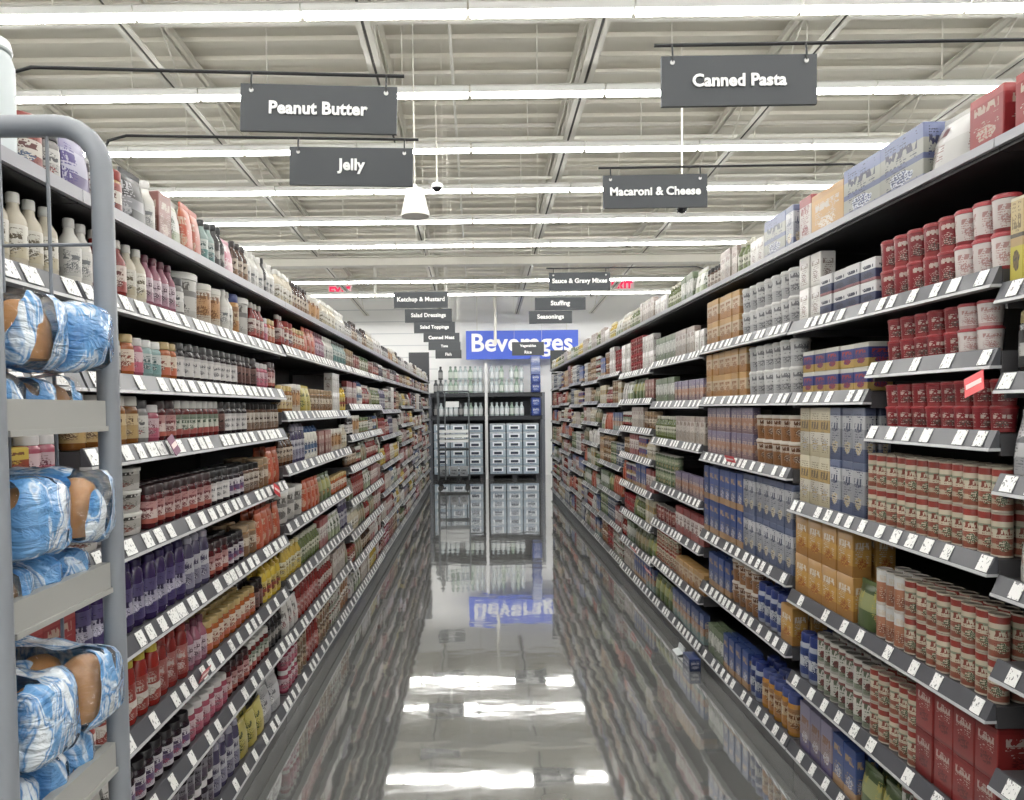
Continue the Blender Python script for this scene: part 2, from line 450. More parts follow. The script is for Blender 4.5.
def arm_sign(box, D, lines, tw, side, label, droop=0.0, reach=None):
    """hanging category sign on a black rod bent up out of the gondola top"""
    x0, y0, x1, y1 = box
    a, b = atY(x0, (y0+y1)/2, D), atY(x1, (y0+y1)/2, D)
    t, u = atY((x0+x1)/2, y0, D), atY((x0+x1)/2, y1, D)
    W, H = (b-a).length, t.z-u.z
    cx, cz = (a.x+b.x)/2, (t.z+u.z)/2
    o = obj('aisle_sign', M().box(-W/2, W/2, -.006, .006, -H/2, H/2).mesh('aisle_sign', signm, False), None, (cx, D, cz))
    tag(o, label, 'sign', 'charcoal category signs over the aisle')
    o.rotation_euler = (0, droop, 0)
    if len(lines) == 1:
        l = obj('lettering', text_mesh(lines[0], whitem, width=W*tw), o, (0, -.009, -.0))
    else:
        for k, s in enumerate(lines): obj('lettering', text_mesh(s, whitem, width=W*tw[k]), o, (0, -.009, H*(.2-.45*k)))
    post = (LFRONT-.49) if side < 0 else (RFRONT+.49)
    zr = H/2+.035
    far = (W/2+.02)*(-side); px = post-cx
    base = (2.16 if side < 0 else 2.30)-cz
    if D > 6:
        for sx in (-1, 1): obj('wire', M().tube([(sx*W*.43, 0, H/2), (sx*W*.43, 0, zlamp(D)+DECK-cz)], .0015, 6).mesh('wire', steelm), o)
        return o
    pts = [(far, 0, zr), (px-side*.10, 0, zr), (px-side*.03, 0, zr-.02), (px, 0, zr-.09), (px, 0, base)]
    obj('rod', M().tube(pts, .0055, 8).mesh('rod', blackm), o)
    for sx in (-1, 1):
        h = obj('hook', M().tube([(sx*W*.43, -.004, zr), (sx*W*.43, -.009, zr-.02), (sx*W*.43, -.010, H/2-.018)], .003, 6).mesh('hook', blackm), o)
        obj('grommet', M().lathe([(.007,0),(.007,.003)], 10).join(M()).mesh('grommet', clipm), o, (sx*W*.43, -.007, H/2-.02)).rotation_euler = (PI/2, 0, 0)
    return o
arm_sign((241, 86, 397, 133), 2.2, ['Peanut Butter'], .63, -1, 'large charcoal hanging sign reading Peanut Butter', .035)
arm_sign((290, 148, 413, 186), 2.79, ['Jelly'], .225, -1, 'charcoal hanging sign reading Jelly', .025)
arm_sign((661, 56, 816, 106), 2.21, ['Canned Pasta'], .605, 1, 'large charcoal hanging sign reading Canned Pasta', -.005)
arm_sign((603, 175, 707, 208), 3.3, ['Macaroni & Cheese'], .87, 1, 'charcoal hanging sign reading Macaroni & Cheese', -.005)
arm_sign((394, 292, 448, 308), 6.36, ['Ketchup & Mustard'], .88, -1, 'small charcoal hanging sign reading Ketchup & Mustard')
arm_sign((405, 309, 452, 322.5), 7.3, ['Salad Dressings'], .74, -1, 'small charcoal hanging sign reading Salad Dressings')
arm_sign((414, 322, 455, 333), 8.5, ['Salad Toppings'], .7, -1, 'small charcoal hanging sign reading Salad Toppings')
arm_sign((423.5, 333, 459.5, 342), 9.7, ['Canned Meat'], .72, -1, 'small charcoal hanging sign reading Canned Meat')
arm_sign((428.5, 342, 460.5, 350), 10.9, ['Tuna'], .22, -1, 'small charcoal hanging sign with the short word Tuna')
arm_sign((435.5, 350, 461.5, 358.5), 13.0, ['Fish'], .24, -1, 'smallest charcoal hanging sign of the row, above the aisle end')
arm_sign((549, 272.5, 610, 290.5), 5.6, ['Sauce & Gravy Mixes'], .9, 1, 'small charcoal hanging sign reading Sauce & Gravy Mixes')
arm_sign((535, 297.5, 585.5, 310), 6.9, ['Stuffing'], .38, 1, 'small charcoal hanging sign reading Stuffing')
arm_sign((529, 311, 572, 323.5), 8.0, ['Seasonings'], .62, 1, 'small charcoal hanging sign reading Seasonings')
arm_sign((512, 342, 544, 355.5), 10.7, ['Vegetables', 'Rice'], (.5, .22), 1, 'small charcoal two-line hanging sign in front of the blue sign')

# blue Beverages sign
a, b = atY(466, 345, 16.2), atY(578, 344, 16.2); t, u = atY(522, 330.5, 16.2), atY(522, 359, 16.2)
W, H = b.x-a.x, t.z-u.z
bl = obj('aisle_end_sign', M().box(-W/2, W/2, -.03, .03, -H/2, H/2).mesh('aisle_end_sign', plain('2f55c8', .45), False), None, ((a.x+b.x)/2, 16.2, (t.z+u.z)/2))
tag(bl, 'large blue sign reading Beverages in white over the aisle end', 'sign')
obj('lettering', text_mesh('Beverages', whitem, width=W*.9, bold=.022, ext=.008), bl, (0, -.035, -.01))
for sx in (-1, 1): obj('hanger_rod', M().tube([(sx*W*.4, 0, H/2), (sx*W*.4, 0, zlamp(16.2)+DECK-(t.z+u.z)/2)], .008, 6).mesh('hanger_rod', steelm), bl)
# exit signs
exm = emit((.85, .02, .10), .7, 'exit_red'); exw = plain('e8c8cc', .4)
for x, y, lb in ((622, 286, 'exit sign with red letters hanging beyond the gravy sign'), (340, 291.5, 'exit sign with red letters above the jelly side shelving')):
    p = atY(x, y, 14.6)
    ex = obj('exit_sign', M().box(-.24, .24, -.02, .02, -.14, .14).mesh('exit_sign', exw, False), None, p); tag(ex, lb, 'sign')
    obj('lettering', text_mesh('EXIT', exm, width=.42, height=.19, bold=.05), ex, (0, -.023, 0))
    obj('hanger_rod', M().tube([(0, 0, .14), (0, 0, zlamp(14.6)+DECK-p.z)], .01, 6).mesh('hanger_rod', steelm), ex)

# ------------------------------------------------------------------ packaged goods: shapes
def g_jar(w, h, d, n):
    r = w/2
    return [('body', M().lathe([(r*.84,0),(r,.007),(r,h*.70),(r*.97,h*.74),(r*.80,h*.80),(r*.80,h*.83)], n), 'content'),
            ('label', M().lathe([(r+.0008,h*.13),(r+.0008,h*.64)], n), 'label'),
            ('lid', M().lathe([(r*.86,h*.80),(r*.90,h*.81),(r*.90,h*.975),(r*.82,h)], n), 'lid')]
def g_pbjar(w, h, d, n):
    r = w/2
    return [('body', M().lathe([(r*.88,0),(r,.008),(r,h*.76),(r*.9,h*.80)], n), 'content'),
            ('label', M().lathe([(r+.0008,h*.09),(r+.0008,h*.72)], n), 'label'),
            ('lid', M().lathe([(r*.95,h*.79),(r*.97,h*.80),(r*.97,h*.975),(r*.90,h)], n), 'lid')]
def g_bottle(w, h, d, n):
    r = w/2
    return [('body', M().lathe([(r*.88,0),(r,.008),(r,h*.60),(r*.92,h*.66),(r*.5,h*.78),(r*.42,h*.88)], n), 'content'),
            ('label', M().lathe([(r+.0008,h*.12),(r+.0008,h*.56)], n), 'label'),
            ('cap', M().lathe([(r*.50,h*.86),(r*.52,h*.87),(r*.50,h*.985),(r*.44,h)], n), 'lid')]
def g_shaker(w, h, d, n):
    r = w/2
    return [('body', M().lathe([(r*.92,0),(r,.005),(r,h*.76),(r*.86,h*.80)], n), 'content'),
            ('label', M().lathe([(r+.0008,h*.1),(r+.0008,h*.68)], n), 'label'),
            ('cap', M().lathe([(r*.9,h*.79),(r*.93,h*.80),(r*.90,h*.97),(r*.78,h)], n), 'lid')]
def g_squeeze(w, h, d, n):
    r = w/2; k = d/w
    return [('body', M().lathe([(r*.86,0),(r,.012),(r*.97,h*.30),(r*.88,h*.45),(r*.95,h*.62),(r*.80,h*.76),(r*.5,h*.82)], n, 1, k), 'content'),
            ('label', M().lathe([(r*1.005,h*.09),(r*.99,h*.30),(r*.905,h*.45),(r*.96,h*.58)], n, 1, k), 'label'),
            ('cap', M().lathe([(r*.55,h*.81),(r*.55,h*.90),(r*.30,h*.94),(r*.16,h)], n), 'lid')]
def g_can(w, h, d, n):
    r = w/2
    return [('body', M().lathe([(r*.96,0.004),(r*.98,.006),(r*.98,h-.006),(r*.96,h-.004)], n, vr=(0, h)), 'label'),
            ('lid', M().lathe([(r*.97,h-.006),(r,h-.005),(r,h-.001),(r*.94,h),(r*.92,h-.004),(.0001,h-.004)], n), 'lid'),
            ('rim', M().lathe([(r*.9,0),(r,0),(r,.004),(r*.97,.005)], n), 'lid')]
def g_cup(w, h, d, n):
    r = w/2
    return [('body', M().lathe([(r*.80,0),(r*.83,.004),(r*.95,h*.88)], n, vr=(0, h)), 'label'),
            ('lid', M().lathe([(r*.95,h*.87),(r,h*.88),(r,h*.95),(r*.92,h*.96),(r*.9,h)], n), 'lid')]
def g_tub(w, h, d, n):
    r = w/2
    return [('body', M().lathe([(r*.88,0),(r*.92,.008),(r*.96,h*.86)], n, vr=(0, h)), 'label'),
            ('lid', M().lathe([(r*.97,h*.84),(r,h*.85),(r,h*.97),(r*.95,h),(r*.9,h*.985)], n), 'lid')]
def g_box(w, h, d, n):
    return [('body', M().bbox(w, d, h, .0025), 'label')]
def g_bag(w, h, d, n):
    rows = [(0, .96, .80), (.03, 1, .98), (.25, 1, 1), (.55, .97, .86), (.8, .96, .45), (.91, .95, .12), (.915, .96, .06)]
    k = 12; m = M(); vs = []
    def sup(t):
        c, s = math.cos(t), math.sin(t)
        return math.copysign(abs(c)**.55, c), math.copysign(abs(s)**.75, s)
    for z, a, b in rows:
        for i in range(k):
            x, y = sup(2*PI*(i+.5)/k - PI/2); vs.append((x*a*w/2, y*b*d/2, z*h))
    fs = []; uv = []
    for r in range(len(rows)-1):
        for i in range(k):
            j = (i+1) % k; fs.append((r*k+i, r*k+j, (r+1)*k+j, (r+1)*k+i))
            ua, ub = 2*i/k, 2*(i+1)/k
            uv.append([(ua, rows[r][0]), (ub, rows[r][0]), (ub, rows[r+1][0]), (ua, rows[r+1][0])])
    fs.append(tuple(reversed(range(k)))); uv.append([(.5, .01)]*k)
    fs.append(tuple((len(rows)-1)*k+i for i in range(k))); uv.append([(.5, .9)]*k)
    m.add(vs, fs, uv)
    t = M().bbox(w*.95, .006, h*.095, .0015, z0=h*.905)
    return [('body', m, 'label'), ('seal', t, 'lid')]
SHAPES = dict(jar=g_jar, pb=g_pbjar, bottle=g_bottle, shaker=g_shaker, squeeze=g_squeeze, can=g_can, cup=g_cup, tub=g_tub, box=g_box, bag=g_bag)
CAT = dict(jar='jar', pb='jar', bottle='bottle', shaker='shaker', squeeze='bottle', can='can', cup='cup', tub='tub', box='box', bag='bag')

# key: (object name, words for its look incl. kind, shape, w, h, d, content, (stops, ink, lo, hi, ink2), lid)
W_ = 'e6e2da'
P = {
 # jelly side
 'jgrape': ('jelly_jar', 'dark-lidded grape jelly jar', 'jar', 0.060, .125, 0.060, '24101f', ([(0,'cfc8d0'),(.25,'6a4a80'),(.6,'d8d2d8')], '3a2050', .1, .9, 'b04060'), '1e1a1f'),
 'jstraw': ('jelly_jar', 'dark-lidded red jam jar', 'jar', 0.060, .130, 0.060, '571419', ([(0,'c4503c'),(.22,'e2c8c0'),(.62,'c98a86')], '8a2430', .2, .95, None), '33191d'),
 'jblack': ('jelly_jar', 'black-lidded white-label jar', 'jar', 0.060, .130, 0.060, '2a2024', ([(0,'dedad6'),(.85,'c9c4c2')], '6d6a70', .2, .8, None), '17171a'),
 'jpink': ('jelly_jar', 'white-lidded pink jar', 'jar', 0.058, .115, 0.058, 'b04a60', ([(0,'d85a78'),(.5,'e0bcc2')], '8a2040', .1, .9, None), 'd8d4d2'),
 'jteal': ('jelly_jar', 'white-lidded teal jar', 'jar', 0.057, .115, 0.057, '88a8a6', ([(0,'7ab0b0'),(.5,'d8e0dc')], '2f6068', .1, .9, None), 'dcdcd8'),
 'jorange': ('jelly_jar', 'gold-lidded marmalade jar', 'jar', 0.058, .120, 0.058, 'b4551e', ([(0,'d8613a'),(.4,'e8d2b8')], 'a03018', .1, .9, None), 'b89a58'),
 'jgrey': ('jelly_jar', 'dark-lidded pale label jar', 'jar', 0.060, .130, 0.060, '8a8684', ([(0,'c9c6c0'),(.5,'dedcd6')], '5a5a60', .1, .9, 'a03c3c'), '26242a'),
 'jgreen': ('jelly_jar', 'green-label mint jelly jar', 'jar', 0.053, .130, 0.053, '6a1c1c', ([(0,'b4443c'),(.3,'d6d8c8'),(.75,'7a8f78')], '4a6048', .3, .9, None), 'd4d2cc'),
 'jdark': ('jelly_jar', 'plain dark cherry jar', 'jar', 0.060, .130, 0.060, '2b1314', ([(0,'6a3a34'),(.5,'8d6258')], '2c1414', .1, .9, None), '201516'),
 'jplum': ('jelly_jar', 'white-lidded plum jar', 'jar', 0.057, .125, 0.057, '231428', ([(0,'5a4a60'),(.5,'8a8490')], '201428', .1, .9, None), 'd9d6d6'),
 'honey': ('honey_jar', 'white-lidded honey jar', 'jar', 0.064, .150, 0.064, '8e5016', ([(0,'c49a52'),(.55,'e0c088')], '704010', .1, .9, None), 'e8e4da'),
 'honeyg': ('honey_jar', 'gold-lidded amber honey jar', 'jar', 0.060, .135, 0.060, 'a0601c', ([(0,'d6b878'),(.5,'e8dcc0')], '8a5014', .1, .9, None), 'c2a24c'),
 'sqgrape': ('squeeze_bottle', 'purple-capped squeeze bottle', 'squeeze', .068, .215, .05, '38265c', ([(0,'4a3a80'),(.3,'b8b4cc'),(.62,'5a4c8c')], '2a1c50', .1, .9, 'd0cce0'), '33265e'),
 'sqgrey': ('squeeze_bottle', 'clear-capped grape squeeze bottle', 'squeeze', .068, .210, .05, '4e4668', ([(0,'8c88a4'),(.5,'c2c0cc')], '3e3460', .1, .9, None), 'a6a2b4'),
 'sqyellow': ('squeeze_bottle', 'yellow-capped red squeeze bottle', 'squeeze', .068, .200, .05, 'a8241c', ([(0,'b02a20'),(.3,'e4dcd2'),(.5,'b82c20')], 'd8c8b8', .0, .9, None), 'd9bf34'),
 'sqred': ('squeeze_bottle', 'red-capped squeeze bottle', 'squeeze', .068, .195, .05, '8f2420', ([(0,'a83028'),(.5,'c46058')], 'e0c8c0', .1, .9, None), '96281f'),
 'sqmayo': ('squeeze_bottle', 'white mayonnaise squeeze bottle', 'squeeze', .075, .190, .055, 'e4e0d4', ([(0,'dedace'),(.4,'4a6a9a'),(.7,'e0dcd0')], '345080', .1, .9, None), '3c5a8c'),
 'sqmust': ('squeeze_bottle', 'yellow mustard squeeze bottle', 'squeeze', .07, .170, .052, 'd8b62c', ([(0,'e0c03c'),(.4,'b83028'),(.6,'e0c450')], '603020', .1, .9, None), 'c8a020'),
 'btred': ('sauce_bottle', 'red sauce bottle', 'bottle', 0.054, .170, 0.054, '8c2420', ([(0,'b84038'),(.4,'dcc8bc')], '701818', .1, .9, None), 'd0c8c0'),
 'btcream': ('sauce_bottle', 'cream dressing bottle', 'bottle', 0.054, .172, 0.054, 'cfc4ac', ([(0,'c2b48e'),(.35,'e2dccc')], '6a5a3c', .1, .9, None), 'e4e2da'),
 'btpink': ('sauce_bottle', 'pink syrup bottle', 'bottle', 0.050, .160, 0.050, '9a5468', ([(0,'b88098'),(.4,'d9c0cc')], '5a2840', .1, .9, None), '6a2a3c'),
 'btblack': ('sauce_bottle', 'black-capped dark bottle', 'bottle', 0.054, .178, 0.054, '1d1a1c', ([(0,'3a3436'),(.3,'aaa49c'),(.7,'3a3436')], '1c1618', .1, .9, None), '131315'),
 'btwhite': ('sauce_bottle', 'white bottle', 'bottle', 0.054, .168, 0.054, 'dcd9d0', ([(0,'c9c6be'),(.3,'e4e2da')], '7a7c80', .1, .9, None), 'e0ded8'),
 'btbrown': ('sauce_bottle', 'brown sauce bottle', 'bottle', 0.052, .165, 0.052, '4a2818', ([(0,'9a6a40'),(.4,'d2bfa4')], '4a2414', .1, .9, None), '2a1c18'),
 'btteal': ('sauce_bottle', 'teal-label bottle', 'bottle', 0.052, .165, 0.052, '8fa8a2', ([(0,'4f8c88'),(.5,'c8d4ce')], '285450', .1, .9, None), '2c2e30'),
 'btgreen': ('sauce_bottle', 'green-label relish bottle', 'bottle', 0.054, .165, 0.054, '5c6a34', ([(0,'7a8a4a'),(.4,'d6d4b8')], '384a20', .1, .9, None), 'c8c4b0'),
 'btyellow': ('sauce_bottle', 'yellow dressing bottle', 'bottle', 0.054, .165, 0.054, 'c8a634', ([(0,'d8bc4a'),(.5,'e2d8b0')], '806018', .1, .9, None), 'd8c890'),
 'tubwhite': ('plastic_tub', 'big white spread tub', 'tub', .155, .165, .155, None, ([(0,'c8c4bc'),(.2,'dedad2'),(.5,'8f8c88'),(.62,'e0ddd6')], '75706a', .15, .8, None), 'e4e2dc'),
 'tubor': ('plastic_tub', 'orange-label spread tub', 'tub', .105, .150, .105, None, ([(0,'d8c8b0'),(.25,'d89a5c'),(.7,'e4dccc')], '9a6030', .15, .8, None), 'e0dcd2'),
 'stackpb': ('plastic_tub', 'white peanut spread tub', 'tub', .122, .064, .122, None, ([(0,'dcd8d0'),(.3,'b8b2a8'),(.7,'e0dcd4')], '3a3634', .15, .8, '9a4a40'), 'e6e4de'),
 'pbred': ('peanut_butter_jar', 'red-lidded peanut butter jar', 'pb', .082, .135, .082, 'a87a4a', ([(0,'a03c34'),(.35,'e0d6c8'),(.75,'b8483c')], '702420', .1, .9, '38507a'), 'ad3a32'),
 'pbtan': ('peanut_butter_jar', 'tan-lidded peanut butter jar', 'pb', .082, .135, .082, '9c744a', ([(0,'8a5c38'),(.4,'d6c6ac'),(.8,'8c6a48')], '5a3a20', .1, .9, None), 'b29470'),
 'pbblue': ('peanut_butter_jar', 'blue-lidded peanut butter jar', 'pb', .082, .135, .082, 'a87a4a', ([(0,'3c5c94'),(.35,'d8d8d4'),(.75,'b8483c')], '203a70', .1, .9, None), '35548c'),
 'pbgreen': ('peanut_butter_jar', 'green-lidded nut butter jar', 'pb', .080, .130, .08, '9a7448', ([(0,'7c8c5c'),(.4,'dcd8c8')], '48582c', .1, .9, None), '62784a'),
 'pouchor': ('food_pouch', 'bright orange standing pouch', 'bag', .085, .175, .045, None, ([(0,'d8481c'),(.75,'e06030'),(.9,'c83c18')], 'e8c0a0', .15, .55, None), 'd04a20'),
 'bagbw': ('food_pouch', 'black and silver bag', 'bag', .12, .165, .06, None, ([(0,'2a2a2c'),(.3,'84848a'),(.5,'232325')], 'c4c4c8', .25, .7, None), '38383a'),
 'bagwg': ('food_pouch', 'white and green bag', 'bag', .10, .160, .055, None, ([(0,'9aa878'),(.35,'e2e2da'),(.8,'a8b088')], '4a6038', .2, .8, None), 'dcdcd4'),
 'bagpink': ('food_pouch', 'pink bag', 'bag', .10, .150, .055, None, ([(0,'d8a0aa'),(.4,'d05a78'),(.7,'e0b8be')], 'f0e0e0', .2, .8, None), 'd890a0'),
 'bagwhite': ('food_pouch', 'white pouch', 'bag', .09, .155, .05, None, ([(0,'cfcac4'),(.35,'e6e2dc')], '807a78', .2, .8, 'a06060'), 'dedad4'),
 'baglav': ('food_pouch', 'lavender bag', 'bag', .11, .160, .055, None, ([(0,'6a5a98'),(.35,'b8b4d4'),(.7,'9c94c0')], '5848a0', .2, .8, None), 'b8b4d0'),
 'baggreen': ('food_pouch', 'green vegetable bag', 'bag', .12, .170, .06, None, ([(0,'5a7038'),(.4,'a8b068'),(.75,'4c6434')], 'd8c858', .2, .85, 'b05c3c'), '5c7040'),
 'bagyellow': ('food_pouch', 'yellow bag', 'bag', .10, .150, .055, None, ([(0,'c8b030'),(.4,'dccb58')], '5a6428', .2, .8, None), 'c8b440'),
 'boxbrown': ('food_box', 'red-brown box', 'box', .09, .150, .05, None, ([(0,'8a4436'),(.5,'a8655a')], 'e0ccb8', .2, .8, None), None),
 'boxwhite': ('food_box', 'white box', 'box', .085, .130, .06, None, ([(0,'d8d4cc'),(.7,'e4e0da')], '8a6a60', .1, .8, None), None),
 'boxyellow': ('food_box', 'yellow and red box', 'box', .12, .045, .12, None, ([(0,'b03a24'),(.4,'d8b42c')], '7a3018', .0, .5, None), None),
 # pasta side
 'cupred': ('pasta_cup', 'red pasta cup', 'cup', .066, .070, .066, None, ([(0,'c23a3a'),(.12,'a81e28'),(.75,'b52630')], 'e6cfc0', .15, .72, '5c5048'), 'b4262e'),
 'tallred': ('pasta_cup', 'tall red pasta tub', 'cup', .070, .098, .070, None, ([(0,'c23a3a'),(.12,'a81e28'),(.75,'b52630')], 'e6cfc0', .15, .72, '5c5048'), 'b4262e'),
 'tallwhite': ('pasta_cup', 'tall white-wrapped pasta tub', 'cup', .070, .098, .070, None, ([(0,'b4262e'),(.1,'e8dcd6')], 'd89c98', .1, .7, None), 'c83c44'),
 'cupwhite': ('pasta_cup', 'white-wrapped pasta cup', 'cup', .066, .070, .066, None, ([(0,'d8a8a4'),(.12,'e8dcd6')], 'd89c98', .1, .7, None), 'c83c44'),
 'cupbrown': ('pasta_cup', 'brown and white noodle cup', 'cup', .086, .115, .086, None, ([(0,'b0703c'),(.55,'d6c4b0'),(.8,'a87850')], '7a4420', .1, .9, None), 'd8d0c4'),
 'cupgrey': ('pasta_cup', 'pale grey noodle cup', 'cup', .088, .120, .088, None, ([(0,'c4c4c6'),(.4,'dededc')], '8c8c92', .1, .9, None), 'dcdad6'),
 'canrc': ('soup_can', 'red and cream soup can', 'can', .050, .118, .050, None, ([(0,'b0563c'),(.18,'c8b898'),(.3,'b86048'),(.42,'ddd0b0'),(.62,'8d9a7c'),(.68,'d8caa8'),(.8,'b43428')], 'a84838', .1, .62, '5c6a4c'), 'b9ad98'),
 'canor': ('soup_can', 'orange and white soup can', 'can', .050, .118, .050, None, ([(0,'c06a44'),(.4,'c87850'),(.62,'d8d8d4')], 'e8d8c0', .05, .5, '8a3c24'), 'c4bcb0'),
 'canwg': ('soup_can', 'white and green can', 'can', .053, .115, .053, None, ([(0,'8a967c'),(.2,'d8d4c8'),(.75,'9a4a44'),(.85,'d8d4c8')], '66745a', .1, .75, '6c3434'), 'a8a49c'),
 'canred': ('soup_can', 'plain red can', 'can', .067, .115, .067, None, ([(0,'8c3430'),(.4,'a8544a'),(.8,'7c2c28')], 'd8c4b4', .2, .8, None), 'a8a29a'),
 'cangreen': ('soup_can', 'green vegetable can', 'can', .067, .112, .067, None, ([(0,'56704a'),(.4,'8fa078'),(.8,'4c6240')], 'd6d4b0', .2, .8, 'a08040'), 'b0aca2'),
 'cantan': ('soup_can', 'tan bean can', 'can', .067, .112, .067, None, ([(0,'8c6844'),(.4,'c4ac88'),(.8,'7c5a3c')], '5a3820', .2, .8, 'a04030'), 'b0a898'),
 'canblue': ('soup_can', 'blue-label can', 'can', .067, .112, .067, None, ([(0,'44587c'),(.4,'b0b4b8'),(.8,'40527a')], '2c3c60', .2, .8, 'b09060'), 'b0b0b0'),
 'redbox': ('food_carton', 'tall red carton', 'box', .085, .144, .16, None, ([(0,'9c1c1e'),(.06,'b02422'),(.9,'a41e20')], 'e0c4b8', .45, .8, '701014'), None),
 'redtop': ('food_carton', 'bright red carton', 'box', .13, .15, .16, None, ([(0,'b82226'),(.85,'d04040')], 'd8b8a0', .3, .6, None), None),
 'boxor': ('food_carton', 'orange and yellow carton', 'box', .115, .165, .07, None, ([(0,'c07a28'),(.25,'d8962c'),(.6,'c88830')], 'e8dcc8', .3, .75, 'a85420'), None),
 'cartor': ('food_carton', 'pale orange carton', 'box', .10, .125, .08, None, ([(0,'c4823c'),(.3,'d8bc94'),(.75,'d49a48')], 'b0642c', .0, .5, None), None),
 'cartbp': ('food_carton', 'blue and white cheese carton', 'box', .095, .078, .09, None, ([(0,'b06a70'),(.12,'3a4470'),(.5,'dcdadc')], '20284c', .05, .5, None), None),
 'cartby': ('food_carton', 'blue and yellow cheese carton', 'box', .095, .085, .09, None, ([(0,'c8a040'),(.35,'2c409a'),(.8,'d8d4c8')], 'c83c3c', .3, .6, None), None),
 'boxyw': ('pasta_box', 'cream and yellow pasta box', 'box', .085, .197, .04, None, ([(0,'c8b890'),(.25,'d8d0c0'),(.5,'c8a050'),(.75,'d8cca8')], '7a6850', .1, .9, 'b0b4b8'), None),
 'boxgw': ('pasta_box', 'grey and blue pasta box', 'box', .080, .197, .04, None, ([(0,'5a6890'),(.25,'a0a4ac'),(.6,'c4c6cc'),(.85,'5c6a94')], '34406c', .1, .9, 'c8b078'), None),
 'boxblue': ('pasta_box', 'blue macaroni box', 'box', .085, .192, .035, None, ([(0,'c08c58'),(.18,'4860a0'),(.5,'3a58a8'),(.85,'304c98')], 'c8a070', .05, .5, 'd0d0d8'), None),
 'boxteal': ('pasta_box', 'blue and orange pasta box', 'box', .085, .180, .04, None, ([(0,'7c9a98'),(.3,'b8805c'),(.55,'4a609c')], 'd8c8b0', .1, .8, None), None),
 'boxpur': ('pasta_box', 'purple and orange box', 'box', .075, .133, .04, None, ([(0,'8a6a74'),(.3,'b87858'),(.6,'76688c')], 'd0b8a8', .1, .9, None), None),
 'boxlav': ('pasta_box', 'lavender and brown box', 'box', .09, .200, .05, None, ([(0,'6a5c94'),(.3,'a08890'),(.65,'8c86a8')], 'a06c4c', .1, .7, 'd0ccd8'), None),
 'boxpale': ('pasta_box', 'pale beige box', 'box', .085, .170, .04, None, ([(0,'b8a898'),(.4,'d2c8bc'),(.8,'b09c90')], '8a5c4c', .1, .9, '7c7468'), None),
 'boxredw': ('pasta_box', 'red and white box', 'box', .085, .175, .04, None, ([(0,'b0504c'),(.3,'dcd2ca'),(.75,'a8403c')], '7c302c', .1, .9, None), None),
 'boxgreen': ('pasta_box', 'green and white box', 'box', .085, .170, .04, None, ([(0,'7c8c6c'),(.3,'d6d6cc'),(.75,'70845c')], '405438', .1, .9, None), None),
 'boxlime': ('pasta_box', 'lemon yellow box', 'box', .045, .215, .12, None, ([(0,'d2c02c'),(.42,'c8a060'),(.52,'5a5040'),(.57,'d2b26c'),(.95,'d8cca0')], '8a7040', .55, .95, None), None),
 'packblue': ('snack_pack', 'blue and white wrapped pack', 'box', .235, .185, .12, None, ([(0,'8a92b4'),(.15,'a8aa9c'),(.4,'56649c'),(.5,'a4a69a'),(.75,'7484bc')], '2c3260', .1, .95, 'd4d8e4'), None),
 'packwhite': ('snack_pack', 'white wrapped pack', 'bag', .20, .175, .12, None, ([(0,'cac8c4'),(.5,'dcdad6')], '9a5048', .2, .8, '787470'), 'd6d4d0'),
 'bigor': ('food_carton', 'wide orange carton', 'box', .25, .165, .12, None, ([(0,'cc8a30'),(.15,'dc9a38'),(.85,'d0923c')], 'e8dccc', .25, .75, 'e4d8c4'), None),
 'tallrw': ('pasta_box', 'tall red and white box', 'box', .11, .22, .10, None, ([(0,'d8cec8'),(.55,'dcd2cc'),(.8,'b83038')], 'b04048', .1, .8, '8c2c34'), None),
 'btblue': ('blue_bottle', 'blue-capped bottle', 'shaker', .07, .19, .07, 'aeb4c4', ([(0,'3a50a0'),(.3,'c8ccd4'),(.7,'30489a')], '28387c', .1, .9, None), '263a8c'),
 'btorange': ('blue_bottle', 'orange-filled bottle', 'shaker', .07, .18, .07, 'c88838', ([(0,'c87c2c'),(.4,'d8b888'),(.8,'b8783c')], '8a4818', .1, .9, None), '4a5aa0'),
 'shgrey': ('seasoning_shaker', 'pale grey shaker', 'shaker', .062, .125, .062, 'bebcb8', ([(0,'b4b2ac'),(.4,'d4d2cc')], '6c6a70', .1, .9, None), 'd8d6d0'),
 'shdark': ('seasoning_shaker', 'dark-capped shaker', 'shaker', .058, .125, .058, '6a4c3c', ([(0,'8a6a54'),(.4,'cabfae')], '4c2c20', .1, .9, None), '1f1d1e'),
 'shgreen': ('seasoning_shaker', 'green-capped shaker', 'shaker', .058, .125, .058, '7a7a54', ([(0,'8a8e68'),(.4,'d2d0bc')], '4a5430', .1, .9, None), '4c6840'),
 'shbw': ('seasoning_shaker', 'yellow-topped black bottle', 'shaker', .072, .16, .072, '1b1b1d', ([(0,'262628'),(.3,'b8b8b4'),(.65,'232325')], '555550', .1, .9, None), 'a8945c'),
 'bagorange': ('chip_bag', 'big orange bag', 'bag', .15, .18, .08, None, ([(0,'c8862c'),(.35,'d89838'),(.6,'c88428')], 'e8d8b0', .1, .35, 'a84c20'), 'c88a34'),
 'bagclear': ('chip_bag', 'translucent white bag', 'bag', .13, .17, .08, None, ([(0,'a8a8ac'),(.3,'d0d0d2'),(.7,'b0b0b4')], '7c7c84', .1, .9, 'e4e4e6'), 'c8c8cc'),
 'bagmulti': ('chip_bag', 'brown and green bag', 'bag', .11, .16, .06, None, ([(0,'6c7444'),(.35,'a8946c'),(.7,'5c6840')], 'c8b488', .15, .85, 'a05c48'), '6c7048'),
}
PROTO = {}
